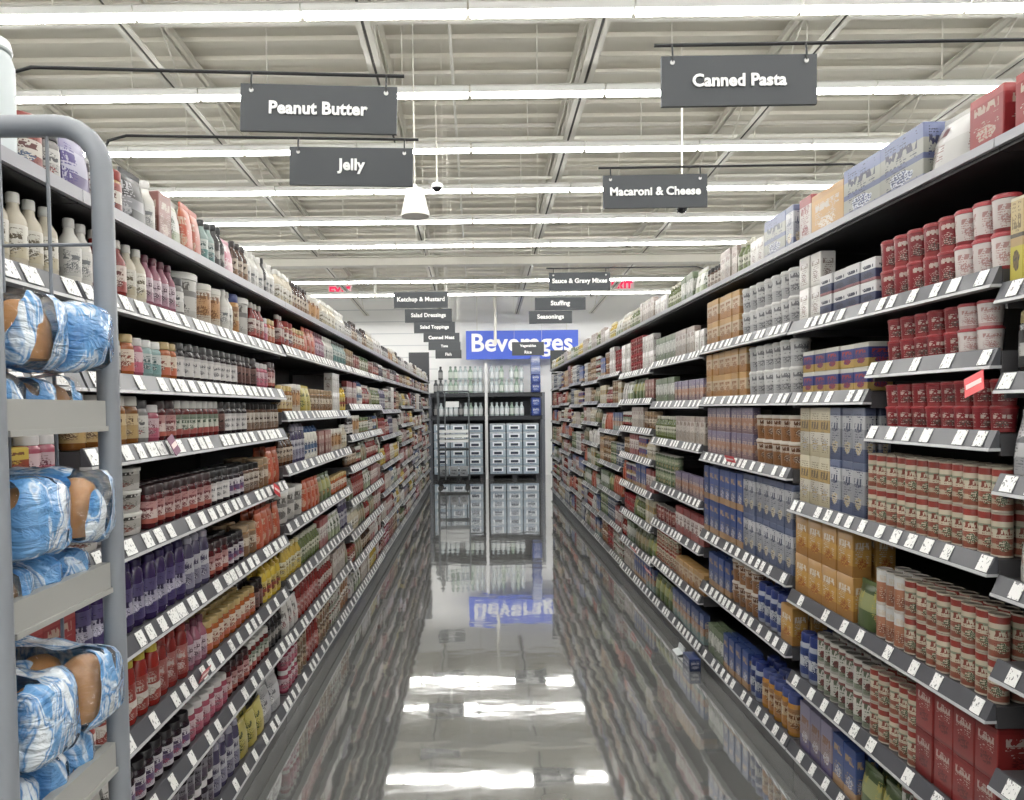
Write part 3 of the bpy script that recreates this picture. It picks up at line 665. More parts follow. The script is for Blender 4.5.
def mats_of(key):
    p = P[key]
    st, ink, lo, hi, ink2 = p[7]
    hsh = sum(ord(ch)*(i+3) for i, ch in enumerate(key))
    lab = printed(st, ink, lo, hi, ink2, (.58, .64, .70, .74)[hsh % 4], (.30, .34, .26)[hsh % 3], (6, 8, 9)[hsh % 3] if p[4] < .14 else 11, 7.0 if p[3] < .1 else 10.0, .3 if p[2] not in ('box',) else .36)
    return dict(label=lab, content=plain(mute(p[6] or 'cccccc', .2, .9), .18), lid=plain(mute(p[8] or 'cccccc', .2, .9), .35 if p[2] not in ('can',) else .3, 0.0))
def proto(key, near):
    k = (key, near)
    if k in PROTO: return PROTO[k]
    p = P[key]; ms = mats_of(key)
    parts = SHAPES[p[2]](p[3], p[4], p[5], 18 if near else 9)
    if near:
        out = [(n, m.mesh(n if i else p[0], ms[a])) for i, (n, m, a) in enumerate(parts)]
        r = (out[0][1], out[1:], None)
    else:
        j = M(); names = []
        for n, m, a in parts:
            if a not in names: names.append(a)
            j.join(m, None, {0: names.index(a)})
        r = (j.mesh(p[0], [ms[a] for a in names]), [], (j, [ms[a] for a in names]))
    PROTO[k] = r
    return r

# ------------------------------------------------------------------ gondolas
steel_dark = plain('2b2a2c', .45, name='shelf_dark')
shelfm = plain('4a494b', .4, name='shelf_plate')
railm = plain('515257', .3, name='price_rail')
lipm = plain('b9babc', .35, name='rail_lip')
deckedge = plain('a2a2a8', .35, name='deck_edge')
kickm = plain('3a3a3c', .4, name='kick_plate')
def tag_mat():
    m, nt, b = new_mat('paper_tag'); N, L = nt.nodes.new, nt.links.new
    tc = N('ShaderNodeTexCoord'); oi = N('ShaderNodeObjectInfo')
    ad = N('ShaderNodeVectorMath'); ad.operation = 'ADD'
    L(tc.outputs['Object'], ad.inputs[0]); L(oi.outputs['Random'], ad.inputs[1])
    mp = N('ShaderNodeMapping'); mp.inputs['Scale'].default_value = (160, 160, 90); L(ad.outputs[0], mp.inputs[0])
    nz = N('ShaderNodeTexNoise'); nz.inputs['Scale'].default_value = 1; L(mp.outputs[0], nz.inputs['Vector'])
    g = N('ShaderNodeMath'); g.operation = 'GREATER_THAN'; g.inputs[1].default_value = .62; L(nz.outputs['Fac'], g.inputs[0])
    mx = N('ShaderNodeMix'); mx.data_type = 'RGBA'; L(g.outputs[0], mx.inputs['Factor']); mx.inputs['A'].default_value = rgba('f2f2f0'); mx.inputs['B'].default_value = rgba('8a8a8c')
    L(mx.outputs['Result'], b.inputs['Base Color']); b.inputs['Roughness'].default_value = .5
    return m
TAGM = tag_mat()
def rail_far_mat():
    m, nt, b = new_mat('tagged_rail'); N, L = nt.nodes.new, nt.links.new
    tc = N('ShaderNodeTexCoord'); sep = N('ShaderNodeSeparateXYZ'); L(tc.outputs['Object'], sep.inputs[0])
    oi = N('ShaderNodeObjectInfo')
    a = N('ShaderNodeMath'); a.operation = 'ADD'; L(sep.outputs['Y'], a.inputs[0]); L(oi.outputs['Random'], a.inputs[1])
    md = N('ShaderNodeMath'); md.operation = 'MODULO'; md.inputs[1].default_value = .095; L(a.outputs[0], md.inputs[0])
    lt = N('ShaderNodeMath'); lt.operation = 'LESS_THAN'; lt.inputs[1].default_value = .042; L(md.outputs[0], lt.inputs[0])
    nz = N('ShaderNodeTexNoise'); nz.noise_dimensions = '1D'; nz.inputs['Scale'].default_value = 3; L(a.outputs[0], nz.inputs['W'])
    g = N('ShaderNodeMath'); g.operation = 'GREATER_THAN'; g.inputs[1].default_value = .5; L(nz.outputs['Fac'], g.inputs[0])
    mu = N('ShaderNodeMath'); mu.operation = 'MULTIPLY'; L(lt.outputs[0], mu.inputs[0]); L(g.outputs[0], mu.inputs[1])
    mx = N('ShaderNodeMix'); mx.data_type = 'RGBA'; L(mu.outputs[0], mx.inputs['Factor']); mx.inputs['A'].default_value = rgba('5c5c5e'); mx.inputs['B'].default_value = rgba('c8c8c4')
    L(mx.outputs['Result'], b.inputs['Base Color']); b.inputs['Roughness'].default_value = .35
    return m
RAILFAR = rail_far_mat()
DEP = .46
SHC = {}
def X(s, d0, d1): return (min(s*d0, s*d1), max(s*d0, s*d1))
def shelf_meshes(s, L, far):
    k = (s, round(L, 3), far)
    if k in SHC: return SHC[k]
    pl = M().box(*X(s, .028, DEP), .004, L-.004, -.028, -.002)
    for y in (.004, L-.012): pl.box(*X(s, .03, DEP), y, y+.008, -.06, -.028)   # side brackets
    f_ = .72 if far else 1
    rail = M().prism([(s*.001,-.040*f_),(s*.027,-.040*f_),(s*.027,.006),(s*.021,.006)], .006, L-.006)
    lip = M().prism([(s*-.003,-.040*f_-.008*f_),(s*.03,-.048*f_),(s*.03,-.040*f_),(s*-.001,-.040*f_)], .006, L-.006)
    r = (pl.mesh('shelf', shelfm, False), rail.mesh('price_rail', RAILFAR if far else railm, False, fix=True), lip.mesh('rail_lip', lipm, False, fix=True))
    SHC[k] = r; return r
def tag_mesh(s, w):
    k = ('tag', s, w)
    if k in SHC: return SHC[k]
    a, b = (s*.0005, -.037), (s*.0195, .003)
    nx, nz = -s*.9, .42
    m = M(); t = .0015
    def q(p, o): return (p[0]+nx*o, p[1]+nz*o)
    pts = [q(a, .0005), q(a, t+.0005), q(b, t+.0005), q(b, .0005)]
    m.prism(pts, -w/2, w/2)
    me = m.mesh('price_tag', TAGM, False, fix=True); SHC[k] = me; return me
SIDE = {-1: 'jelly-side', 1: 'pasta-side'}
PLACED = []
COUNT = {}
def fill(s, bay, level, z, ya, yb, blocks, over, deep):
    """blocks: (key or None, y end, tiers or 0 = as many as fit)"""
    y = ya+.012
    xf = LFRONT if s < 0 else RFRONT
    for key, ye, tiers in blocks:
        ye = min(ye, yb-.008)
        if key is None:
            y = max(y, ye); continue
        kind, desc, shape, w, h, d = P[key][:6]
        hi = [q for q, a_, b_ in over if a_ < ye-.03 and b_ > y+.03]
        clear = (min(hi)-.05-z) if hi else (.19 if level == 0 else .3)
        k = min(1.0, (clear-.006)/h); h0 = h*k
        n = tiers or max(1, int((clear-.015)/h0))
        if shape in ('bag', 'bottle', 'squeeze', 'shaker') and not tiers: n = 1
        n = max(1, min(n, int((clear-.004)/h0) or 1))
        gap = .004 if shape != 'bag' else .006
        while y+w <= ye+.012:
            for r in range(deep):
                for t in range(n):
                    kk = (s, bay, level, desc, t, r)
                    COUNT[kk] = COUNT.get(kk, 0)+1
                    jit = RND.uniform(0, .008) if t == 0 else jl
                    if t == 0: jl = jit
                    x = xf+s*(.030+jit+d/2+r*(d+.0105))
                    PLACED.append(dict(key=key, kind=kind, loc=(x, y+w/2, z+.0008+t*(h0+.0006)), k=k, rz=(PI/2 if s < 0 else -PI/2)+(RND.uniform(-.05, .05) if shape in ('bag',) else (RND.uniform(-.02, .02) if shape == 'box' else RND.uniform(-.3, .3) if shape not in ('squeeze',) else RND.uniform(-.04, .04))),
                        s=s, bay=bay, level=level, n=COUNT[kk], tier=t, tiers=n, r=r, pri=y+(1.6 if r else 0)+(0 if h > .1 else .8)))
            y += w+gap
def bay_words(s, bay): return ordinal(bay+1)
def section(s, bay, y0, y1, rows, deep=1, far=False, top=None):
    """rows: top to bottom (z of the shelf plate, ya, yb, blocks); the first row is the flat top deck"""
    xf = LFRONT if s < 0 else RFRONT
    L = y1-y0
    root = obj('shelving_bay', None, None, (xf, y0, 0))
    tag(root, 'dark metal shelving bay, %s along the %s of the aisle from the near end' % (ordinal(bay+1), 'jelly side' if s < 0 else 'pasta side'), 'shelving', 'shelving bays on the %s' % ('jelly side' if s < 0 else 'pasta side'))
    ztop = rows[0][0]
    obj('back_panel', M().box(*X(s, DEP+.005, DEP+.02), .002, L-.002, .0, ztop-.03).mesh('back_panel', steel_dark, False), root)
    obj('upright', M().box(*X(s, DEP-.02, DEP+.004), .002, .028, .0, ztop-.03).mesh('upright', steel_dark, False), root)
    obj('kick_plate', M().box(*X(s, .035, .05), .002, L-.002, .001, .10).mesh('kick_plate', kickm, False), root)
    if (s < 0 and bay == 7) or (s > 0 and bay == 9):
        obj('end_plate', M().box(*X(s, .03, DEP+.02), L-.0018, L+.004, .0, ztop-.04).mesh('end_plate', steel_dark, False), root)
    for li, (z, ya, yb, blocks) in enumerate(rows):
        ll = yb-ya
        if li == 0:
            d = M().box(*X(s, .012, .96), .002, ll-.002, -.03, -.002)
            o = obj('top_deck', d.mesh('top_deck', steel_dark, False), root, (0, ya-y0, z))
            obj('deck_edge', M().box(*X(s, -.002, .012), .002, ll-.002, -.026 if s < 0 else -.020, .004).mesh('deck_edge', deckedge, False), o)
        else:
            pm, rm, lm = shelf_meshes(s, ll, far)
            o = obj('shelf', pm, root, (0, ya-y0, z))
            obj('price_rail', rm, o); obj('rail_lip', lm, o)
            if not far:
                y = RND.uniform(.03, .06)
                while y < ll-.03:
                    w = RND.choice((.04, .048, .056) if s < 0 and z > .8 else (.036, .036, .042))
                    obj('price_tag', tag_mesh(s, w), o, (0, y, 0))
                    y += RND.choice((.06, .075, .08, .09, .11, .15)) if z > .9 or s > 0 and bay > 1 else RND.choice((.07, .09, .12, .15)) if s < 0 else RND.choice((.11, .14, .17, .21))
        # clearance to the next shelf above that overlaps
        above = [(r[0], r[1], r[2]) for r in rows[:li]]
        fill(s, bay, li, z, ya, yb, blocks, above, deep if (z < 1.3 and deep > 1) else 1)
    return root

# --- jelly side, by hand near the camera
A0, A1 = 1.75, 3.58
def full(zs, y0, y1, rowsblocks): return [(z, y0, y1, b) for z, b in zip(zs, rowsblocks)]
LZ_A = [2.135, 1.915, 1.70, 1.505, 1.245, .975, .71, .465, .155]
LZ_0 = LZ_A[:3]+[1.435, 1.20]+LZ_A[5:]
section(-1, 0, -.08, 1.75, full(LZ_0, -.08, 1.75, [
    [(None, 1.60, 0), ('pbred', 1.68, 1), ('jgrey', 1.75, 1)],
    [(None, 1.15, 0), ('btcream', 1.28, 1), ('btred', 1.42, 1), ('btpink', 1.49, 1), ('btcream', 1.75, 1)],
    [(None, 1.2, 0), ('jgrey', 1.75, 1)], [(None, 1.2, 0), ('boxyellow', 1.66, 2), ('jpink', 1.75, 1)],
    [(None, 1.2, 0), ('jstraw', 1.75, 1)],
    [(None, 1.2, 0), ('redtop', 1.75, 1)], [(None, 1.2, 0), ('boxredw', 1.75, 1)],
    [(None, 1.2, 0), ('jdark', 1.75, 1)], [(None, 1.2, 0), ('bagmulti', 1.75, 1)]]))
section(-1, 1, A0, A1, full(LZ_A, A0, A1, [
    [('baglav', 1.87, 1), ('bagwhite', 1.99, 1), ('pbred', 2.07, 1), ('bagbw', 2.2, 1), ('btwhite', 2.26, 1), ('boxbrown', 2.35, 1), ('bagwg', 2.46, 1), ('pouchor', 2.64, 1), ('btteal', 2.76, 1), ('btblack', 2.84, 1), ('bagyellow', 2.94, 1), ('bagpink', 3.04, 1), ('btbrown', 3.12, 1), ('btwhite', 3.36, 1), ('btblack', 3.44, 1), ('btwhite', 3.58, 1)],
    [('btwhite', 1.92, 1), ('btred', 2.06, 1), ('btcream', 2.19, 1), ('btpink', 2.40, 1), ('jgrey', 2.48, 1), ('tubwhite', 2.65, 1), ('tubor', 2.90, 1), ('btwhite', 2.97, 1), ('btorange', 3.05, 1), ('tubwhite', 3.22, 1), ('btred', 3.36, 1), ('jpink', 3.45, 1), ('jorange', 3.58, 1)],
    [('jgrey', 2.03, 1), ('jorange', 2.09, 1), ('jpink', 2.15, 1), ('jteal', 2.27, 1), ('jorange', 2.39, 1), ('jblack', 2.96, 1), ('jdark', 3.22, 1), ('jpink', 3.40, 1), ('jstraw', 3.58, 1)],
    [('honey', 2.10, 1), ('jgrey', 2.17, 1), ('jpink', 2.24, 1), ('jstraw', 2.36, 1), ('jgreen', 2.78, 1), ('jdark', 2.86, 1), ('jblack', 3.12, 1), ('shdark', 3.58, 1)],
    [('stackpb', 2.24, 3), ('jstraw', 2.64, 1), ('jblack', 2.86, 1), ('jgrape', 3.06, 1), ('shdark', 3.25, 1), ('pbtan', 3.42, 1), ('pouchor', 3.58, 1)],
    [('sqgrape', 2.40, 1), ('sqgrey', 2.62, 1), ('jstraw', 2.86, 1), ('jgrape', 3.03, 1), ('pbtan', 3.2, 1), ('pouchor', 3.58, 1)],
    [('sqyellow', 2.21, 1), ('sqred', 2.46, 1), ('btpink', 2.56, 1), ('jorange', 3.16, 1), ('jdark', 3.25, 1), ('sqmust', 3.58, 1)],
    [('bagwhite', 1.98, 1), ('jgrape', 2.42, 1), ('jpink', 2.76, 1), ('jstraw', 3.05, 1), ('jgreen', 3.3, 1), ('btblack', 3.58, 1)],
    [('jplum', 2.63, 2), ('sqgrey', 2.92, 1), ('bagyellow', 3.28, 1), ('bagclear', 3.58, 1)]]), deep=2)
LZ_B = [2.135, 1.925, 1.59, 1.315, 1.02, .735, .455, .155]
LZ_C = [2.135, 1.925, 1.64, 1.40, 1.16, .90, .64, .40, .155]
POOL_TOP_L = ['btwhite', 'btblack', 'bagwhite', 'shgrey', 'bagwg', 'btbrown', 'shgreen', 'btcream', 'tubor', 'shdark', 'boxwhite', 'jgrey']
POOL_L = ['jgrape', 'jstraw', 'jdark', 'jblack', 'jgrey', 'pbred', 'pbtan', 'pbtan', 'pbblue', 'pbgreen', 'honeyg', 'sqmayo', 'btred', 'btcream', 'btbrown', 'btgreen', 'shgrey', 'shgreen', 'shdark',
          'boxbrown', 'boxwhite', 'bagwg', 'bagwhite', 'bagmulti', 'boxredw', 'boxpale', 'boxpur', 'cantan', 'cantan', 'canwg', 'canred', 'canblue', 'cupbrown', 'tubor', 'jgreen', 'jplum', 'sqred', 'jpink', 'sqgrey', 'btyellow']
def rand_blocks(pool, y0, y1, clear, lo=.22, hi=.5, last=[None]):
    y = y0; out = []
    while y < y1-.05:
        for _ in range(40):
            k = RND.choice(pool)
            n_ = max(1, int((clear-.015)/P[k][4])) if P[k][2] not in ('bag', 'bottle', 'squeeze', 'shaker') else 1
            if P[k][4] < clear-.012 and k != last[0] and n_*P[k][4] > .66*clear: break
        else: k = min(pool, key=lambda q: P[q][4])
        last[0] = k
        y += max(RND.uniform(lo, hi), P[k][3]+.02)
        out.append((k, y if y < y1-.08 else y1, 0))
    return out
def random_section(s, bay, y0, y1, zs, pool, toppool, far=True, deep=1, keep=None):
    rows = []
    for i, z in enumerate(zs):
        clear = (zs[i-1]-.05-z) if i else .19
        b = (keep or {}).get(i) or rand_blocks(toppool if i == 0 else pool, y0, y1, clear)
        rows.append((z, y0, y1, b))
    return section(s, bay, y0, y1, rows, deep=deep, far=far)
random_section(-1, 2, 3.58, 5.41, LZ_B, POOL_L, POOL_TOP_L, far=False, deep=1, keep={
    1: [('btred', 3.72, 1), ('pbred', 3.9, 1), ('jorange', 4.15, 1), ('pouchor', 4.4, 1), ('btpink', 4.7, 1), ('btwhite', 5.0, 1), ('btteal', 5.41, 1)],
    2: [('honeyg', 3.85, 1), ('tubor', 4.15, 0), ('bagyellow', 4.36, 1), ('pbtan', 4.9, 0), ('boxwhite', 5.2, 0), ('sqmust', 5.41, 1)],
    4: [('tubwhite', 4.1, 1), ('pouchor', 4.5, 1), ('baggreen', 4.9, 1), ('jorange', 5.41, 0)]})
for i, (za, f) in enumerate(((LZ_C, False), (LZ_B, True), (LZ_C, True), (LZ_B, True), (LZ_C, True))):
    y0 = 5.41+1.83*i; y1 = y0+1.83
    random_section(-1, 3+i, y0, y1, za, POOL_L, POOL_TOP_L, far=i > 0)

# --- pasta side
RZ_0 = [2.27, 1.90, 1.67, 1.41, 1.145, .925, .635, .37, .14]
section(1, 0, .63, 1.85, full(RZ_0, .63, 1.85, [
    [(None, 1.3, 0), ('redtop', 1.85, 1)],
    [(None, 1.3, 0), ('boxlime', 1.85, 1)],
    [(None, 1.3, 0), ('shbw', 1.85, 1)],
    [(None, 1.3, 0), ('bagclear', 1.85, 1)],
    [(None, 1.3, 0), ('bagclear', 1.72, 1), ('bagwhite', 1.85, 1)],
    [(None, 1.3, 0), ('boxlav', 1.85, 1)],
    [(None, 1.3, 0), ('boxlav', 1.85, 1)],
    [(None, 1.3, 0), ('bagyellow', 1.75, 1), ('boxlime', 1.85, 1)],
    [(None, 1.3, 0), ('baggreen', 1.85, 1)]]))
H = 2.46
section(1, 1, 1.85, 3.07, [
    (2.27, 1.85, 3.07, [('redtop', 1.99, 1), ('packwhite', 2.21, 1), ('packblue', 2.69, 1), ('bigor', 2.95, 1), ('tallrw', 3.07, 1)]),
    (1.945, 1.85, 3.07, [('tallwhite', 2.12, 2), ('tallred', 2.47, 2), ('cartbp', 2.90, 2), ('boxwhite', 3.07, 2)]),
    (1.735, 1.85, H, [(None, 1.92, 0), ('cupwhite', 2.10, 2), ('cupred', H, 2)]),
    (1.520, 1.85, H, [('cupred', H+.02, 2)]),
    (1.645, H, 3.07, [(None, 2.5, 0), ('cartby', 3.0, 2), ('boxwhite', 3.07, 1)]),
    (1.19, 1.85, 3.07, [('canrc', 2.51, 2), ('boxgw', 2.78, 2), ('boxyw', 3.07, 2)]),
    (.80, 1.85, 3.07, [('canrc', 2.28, 2), ('canor', 2.46, 2), ('baggreen', 2.60, 1), ('boxor', 3.07, 2)]),
    (.445, 1.85, 3.07, [('redbox', 2.27, 2), ('canrc', 2.5, 2), ('canwg', 2.92, 2), ('btblue', 3.07, 1)]),
    (.14, 1.85, 3.07, [('canred', 2.1, 2), ('canwg', 2.3, 2), ('baggreen', 2.55, 1), ('boxblue', 2.80, 1), ('boxlav', 3.07, 1)])], deep=2)
section(1, 2, 3.07, 4.29, full([2.27, 1.95, 1.645, 1.32, .855, .545, .14], 3.07, 4.29, [
    [('boxgw', 3.16, 1), ('packblue', 3.42, 1), ('boxwhite', 3.62, 1), ('btgreen', 3.76, 1), ('boxpale', 4.05, 1), ('shdark', 4.29, 1)],
    [('cupgrey', 3.72, 2), ('cartor', 4.29, 2)],
    [('cupgrey', 3.62, 2), ('cartor', 4.29, 2)],
    [('cupbrown', 3.60, 2), ('boxpur', 4.29, 2)],
    [('boxgw', 3.72, 2), ('boxblue', 4.29, 2)],
    [('boxor', 3.26, 1), ('btblue', 3.55, 1), ('cupbrown', 3.85, 2), ('boxblue', 4.29, 1)],
    [('btorange', 3.45, 1), ('btblue', 3.62, 1), ('boxblue', 4.0, 1), ('boxgreen', 4.29, 1)]]), deep=2)
POOL_R = ['cupbrown', 'cupgrey', 'cupred', 'canrc', 'canor', 'canwg', 'canred', 'cangreen', 'cantan', 'canblue', 'cartor', 'boxyw', 'boxgw', 'boxpur', 'boxpale', 'boxredw', 'boxgreen', 'boxteal',
          'pouchor', 'bagwg', 'bagmulti', 'baggreen', 'shgrey', 'shdark', 'shgreen', 'boxbrown', 'boxwhite', 'btred', 'btcream', 'btgreen', 'jgreen', 'bagwhite', 'pbtan', 'boxblue', 'cartby']
POOL_TOP_R = ['boxpale', 'boxwhite', 'btgreen', 'shgrey', 'btcream', 'shgreen', 'bagwg', 'btyellow', 'boxgreen', 'shdark']
RZ_3 = [2.27, 1.93, 1.63, 1.36, 1.02, .74, .44, .14]
RZ_4 = [2.27, 1.90, 1.66, 1.42, 1.18, .92, .66, .40, .14]
for i in range(7):
    y0 = 4.29+1.22*i; y1 = y0+1.22
    if i == 6: y1 = y0+1.4
    keep = {}
    if i == 0: keep = {1: [('boxwhite', 4.55, 1), ('boxpale', 4.95, 1), ('boxgreen', 5.51, 1)], 2: [('boxpur', 4.95, 1), ('boxgreen', 5.51, 1)], 3: [('boxpale', 4.95, 1), ('btgreen', 5.51, 1)], 4: [('boxpur', 4.95, 1), ('cangreen', 5.51, 2)], 5: [('boxredw', 4.95, 1), ('canred', 5.51, 2)], 6: [('cartor', 5.0, 2), ('canrc', 5.51, 2)], 7: [('boxteal', 5.0, 1), ('baggreen', 5.51, 1)]}
    random_section(1, 3+i, y0, y1, (RZ_3, RZ_4)[i % 2], POOL_R, POOL_TOP_R, far=i > 1, keep=keep)

# ------------------------------------------------------------------ bread cart in front of the jelly shelves
cartm = plain('84888e', .38, metal=.0, name='cart_grey', vary=.05)
traym = plain('a3a39f', .4, name='tray_grey', vary=.04)
wirem = plain('70747a', .35)
CXF, CXB, CYN, CYF = -.62, -.915, .912, 1.205
ztop = atY(45, 126, CYF).z
cart = obj('bread_cart', None, None, ((CXF+CXB)/2, (CYN+CYF)/2, 0))
tag(cart, 'grey tubular steel bread cart with trays of bagged buns beside the jelly shelves', 'cart')
ox, oy = (CXF+CXB)/2, (CYN+CYF)/2
for yy in (CYN, CYF):
    r = .075; pts = [(CXF-ox, yy-oy, .13)]
    for k in range(7):
        a = k/6*PI/2; pts.append((CXF-ox-r+r*math.cos(a), yy-oy, ztop-r+r*math.sin(a)))
    for k in range(7):
        a = PI/2+k/6*PI/2; pts.append((CXB-ox+r+r*math.cos(a), yy-oy, ztop-r+r*math.sin(a)))
    pts.append((CXB-ox, yy-oy, .13))
    obj('frame', M().tube(pts, .0178, 14).mesh('frame', cartm), cart)
TRAYZ = (.42, .70, 1.012, 1.316, 1.585)
for z in TRAYZ:
    m = M(); x0, x1, y0, y1 = CXB+.012-ox, CXF+.006-ox, CYN+.022-oy, CYF-.022-oy
    m.box(x0, x1, y0, y1, z-.016, z-.012)
    m.box(x1-.004, x1, y0, y1, z-.012, z+.034); m.box(x1-.016, x1-.004, y0, y1, z+.030, z+.034); m.box(x1, x1+.004, y0, y1, z-.016, z-.008)
    m.box(x0, x0+.004, y0, y1, z-.012, z+.034)
    m.box(x0+.004, x1-.004, y0, y0+.004, z-.012, z+.03); m.box(x0+.004, x1-.004, y1-.004, y1, z-.012, z+.03)
    obj('tray', m.mesh('tray', traym, False), cart)
bm_ = M()
for xx in (-.79, -.71): bm_.tube([(xx-ox, CYF-oy, .2), (xx-ox, CYF-oy, ztop)], .003, 6)
for zz in (1.88, 1.45, 1.16, .85): bm_.tube([(CXB-ox, CYF-oy, zz), (CXF-ox, CYF-oy, zz)], .003, 6)
obj('wire_grid', bm_.mesh('wire_grid', wirem), cart)
obj('base_frame', M().box(CXB-ox, CXF-ox, CYN-oy+.021, CYN-oy+.05, .13, .16).box(CXB-ox, CXF-ox, CYF-oy-.05, CYF-oy-.021, .13, .16).mesh('base_frame', cartm, False), cart)
for xx in (CXF-.02, CXB+.02):
    for yy in (CYN, CYF):
        wl = M().lathe([(.055, -.015), (.06, -.01), (.06, .01), (.055, .015)], 18)
        T = Matrix.Translation((xx-ox, yy-oy, .061)) @ Matrix.Rotation(PI/2, 4, 'X')
        ww = obj('caster', M().join(wl, T).mesh('caster', plain('222326', .6)), cart)
        obj('fork', M().box(xx-ox-.02, xx-ox+.02, yy-oy+.018, yy-oy+.022, .06, .13).box(xx-ox-.02, xx-ox+.02, yy-oy-.022, yy-oy-.018, .06, .13).mesh('fork', cartm, False), ww)

# bags of buns
def bag_mat():
    m, nt, b = new_mat('bread_bag_film'); N, L = nt.nodes.new, nt.links.new
    tc = N('ShaderNodeTexCoord'); oi = N('ShaderNodeObjectInfo')
    ad = N('ShaderNodeVectorMath'); ad.operation = 'ADD'; L(tc.outputs['Object'], ad.inputs[0])
    sc = N('ShaderNodeVectorMath'); sc.operation = 'SCALE'; sc.inputs[0].default_value = (3.1, 7.3, 5.7); L(oi.outputs['Random'], sc.inputs['Scale']); L(sc.outputs[0], ad.inputs[1])
    def nz(scale, det, dist=0):
        mp = N('ShaderNodeMapping'); mp.inputs['Scale'].default_value = scale; L(ad.outputs[0], mp.inputs[0])
        n = N('ShaderNodeTexNoise'); n.inputs['Scale'].default_value = 1; n.inputs['Detail'].default_value = det; n.inputs['Distortion'].default_value = dist
        L(mp.outputs[0], n.inputs['Vector']); return n.outputs['Fac']
    r = N('ShaderNodeValToRGB'); e = r.color_ramp.elements
    e[0].position = .30; e[0].color = rgba('3a76b4'); e[1].position = .70; e[1].color = rgba('e6edf3')
    q = e.new(.50); q.color = rgba('6c9fd0'); q = e.new(.54); q.color = rgba('d2e0ec'); q = e.new(.585); q.color = rgba('4d86c0'); q = e.new(.62); q.color = rgba('dbe6ef')
    L(nz((10, 30, 7), 4, .7), r.inputs[0]); L(r.outputs['Color'], b.inputs['Base Color'])
    b.inputs['Roughness'].default_value = .16
    b.inputs['Coat Weight'].default_value = .6; b.inputs['Coat Roughness'].default_value = .08
    bp = N('ShaderNodeBump'); bp.inputs['Strength'].default_value = .9; bp.inputs['Distance'].default_value = .012
    L(nz((18, 34, 60), 3, 1.5), bp.inputs['Height']); L(bp.outputs[0], b.inputs['Normal'])
    tr = N('ShaderNodeBsdfTransparent'); gl = N('ShaderNodeBsdfGlossy'); gl.inputs['Roughness'].default_value = .15; L(bp.outputs[0], gl.inputs['Normal'])
    mx1 = N('ShaderNodeMixShader'); mx1.inputs[0].default_value = .12; L(tr.outputs[0], mx1.inputs[1]); L(gl.outputs[0], mx1.inputs[2])
    ms = N('ShaderNodeMath'); ms.operation = 'GREATER_THAN'; ms.inputs[1].default_value = .56; L(nz((8, 24, 6), 1, .3), ms.inputs[0])
    mx = N('ShaderNodeMixShader'); L(ms.outputs[0], mx.inputs[0]); L(b.outputs[0], mx.inputs[1]); L(mx1.outputs[0], mx.inputs[2])
    L(mx.outputs[0], nt.nodes['Material Output'].inputs['Surface'])
    return m
BAGM = bag_mat()
bunm = plain('b98550', .5, vary=.25, name='bun_crust')
from mathutils import noise as mn
def bag_mesh(lx, ly, lz, seed):
    m = M(); nu, nv = 40, 26; vs = []
    off = Vector((seed*3.7, seed*1.3, seed*2.1))
    for j in range(nv+1):
        t = -1+2*j/nv                       # along x: sealed tail at the back, twisted neck at the aisle end
        k = (1-abs(t)**(9 if t > 0 else 4))**.5*(1-.05*abs(math.sin(t*7+seed)))
        for i in range(nu):
            a = 2*PI*i/nu
            c, s_ = math.cos(a), math.sin(a)
            y = math.copysign(abs(c)**.5, c)*k; z = math.copysign(abs(s_)**.5, s_)*k
            p = Vector((t*lx/2, y*ly/2, z*lz/2))
            n = mn.noise(p*16+off)*.012 + mn.noise(Vector((p.x*22, p.y*60, p.z*60))+off)*.006
            f = 1+n/(.5*min(ly, lz))*.75
            vs.append((p.x, max(-ly*.5, min(ly*.5, p.y*f)), max(-lz/2, p.z*f)))
    fs = [(j*nu+i, j*nu+(i+1) % nu, (j+1)*nu+(i+1) % nu, (j+1)*nu+i) for j in range(nv) for i in range(nu)]
    m.add(vs, fs); return m.mesh('bread_bag', BAGM, True, fix=True)
def bun_mesh(w, d, h):
    return M().lathe([(.2, -.5), (.44, -.48), (.5, -.25), (.47, .1), (.36, .36), (.2, .47), (.001, .5)], 14).mesh('bun', bunm)
bcount = 0
def bag(x, y, z, ly, lz, label, rx=0):
    global bcount
    bcount += 1
    o = obj('bread_bag', bag_mesh(.25, ly, lz, bcount), None, (x, y, z+lz/2))
    tag(o, label, 'bread bag', 'bagged buns on the bread cart')
    o.rotation_euler = (rx, 0, 0)
    for k in (-1, 0, 1):
        b_ = obj('bun', BUN, o, (k*.07, 0, -.002)); b_.scale = (.075, ly*.80, lz*.74)
BUN = bun_mesh(1, 1, 1)
NAMES = {2: 'lower', 4: 'top', 3: 'middle'}
for ti, z in ((4, 1.585), (3, 1.316), (2, 1.012)):
    tn = {4: 'uppermost', 3: 'second', 2: 'third'}[ti]
    z0 = z-.0115
    hl, hu = {4: (.085, .115), 3: (.085, .125), 2: (.095, .135)}[ti]
    ys = [CYN+.03+.073*(i+.5) for i in range(3)]
    xx = CXF-.125
    for i, yy in enumerate(ys):
        bag(xx, yy, z0, .070, hl, 'flat blue and white bun bag, %s from the near post, under the %s tray pile' % (ORD[i], tn))
    for i, yy in enumerate((CYN+.085, CYF-.08)):
        bag(xx+.040, yy+(.004 if ti != 3 else -.004), z0+hl+.002, .112, hu, 'plump blue bun bag by the %s post, atop the %s tray pile' % (('near', 'far')[i], tn))

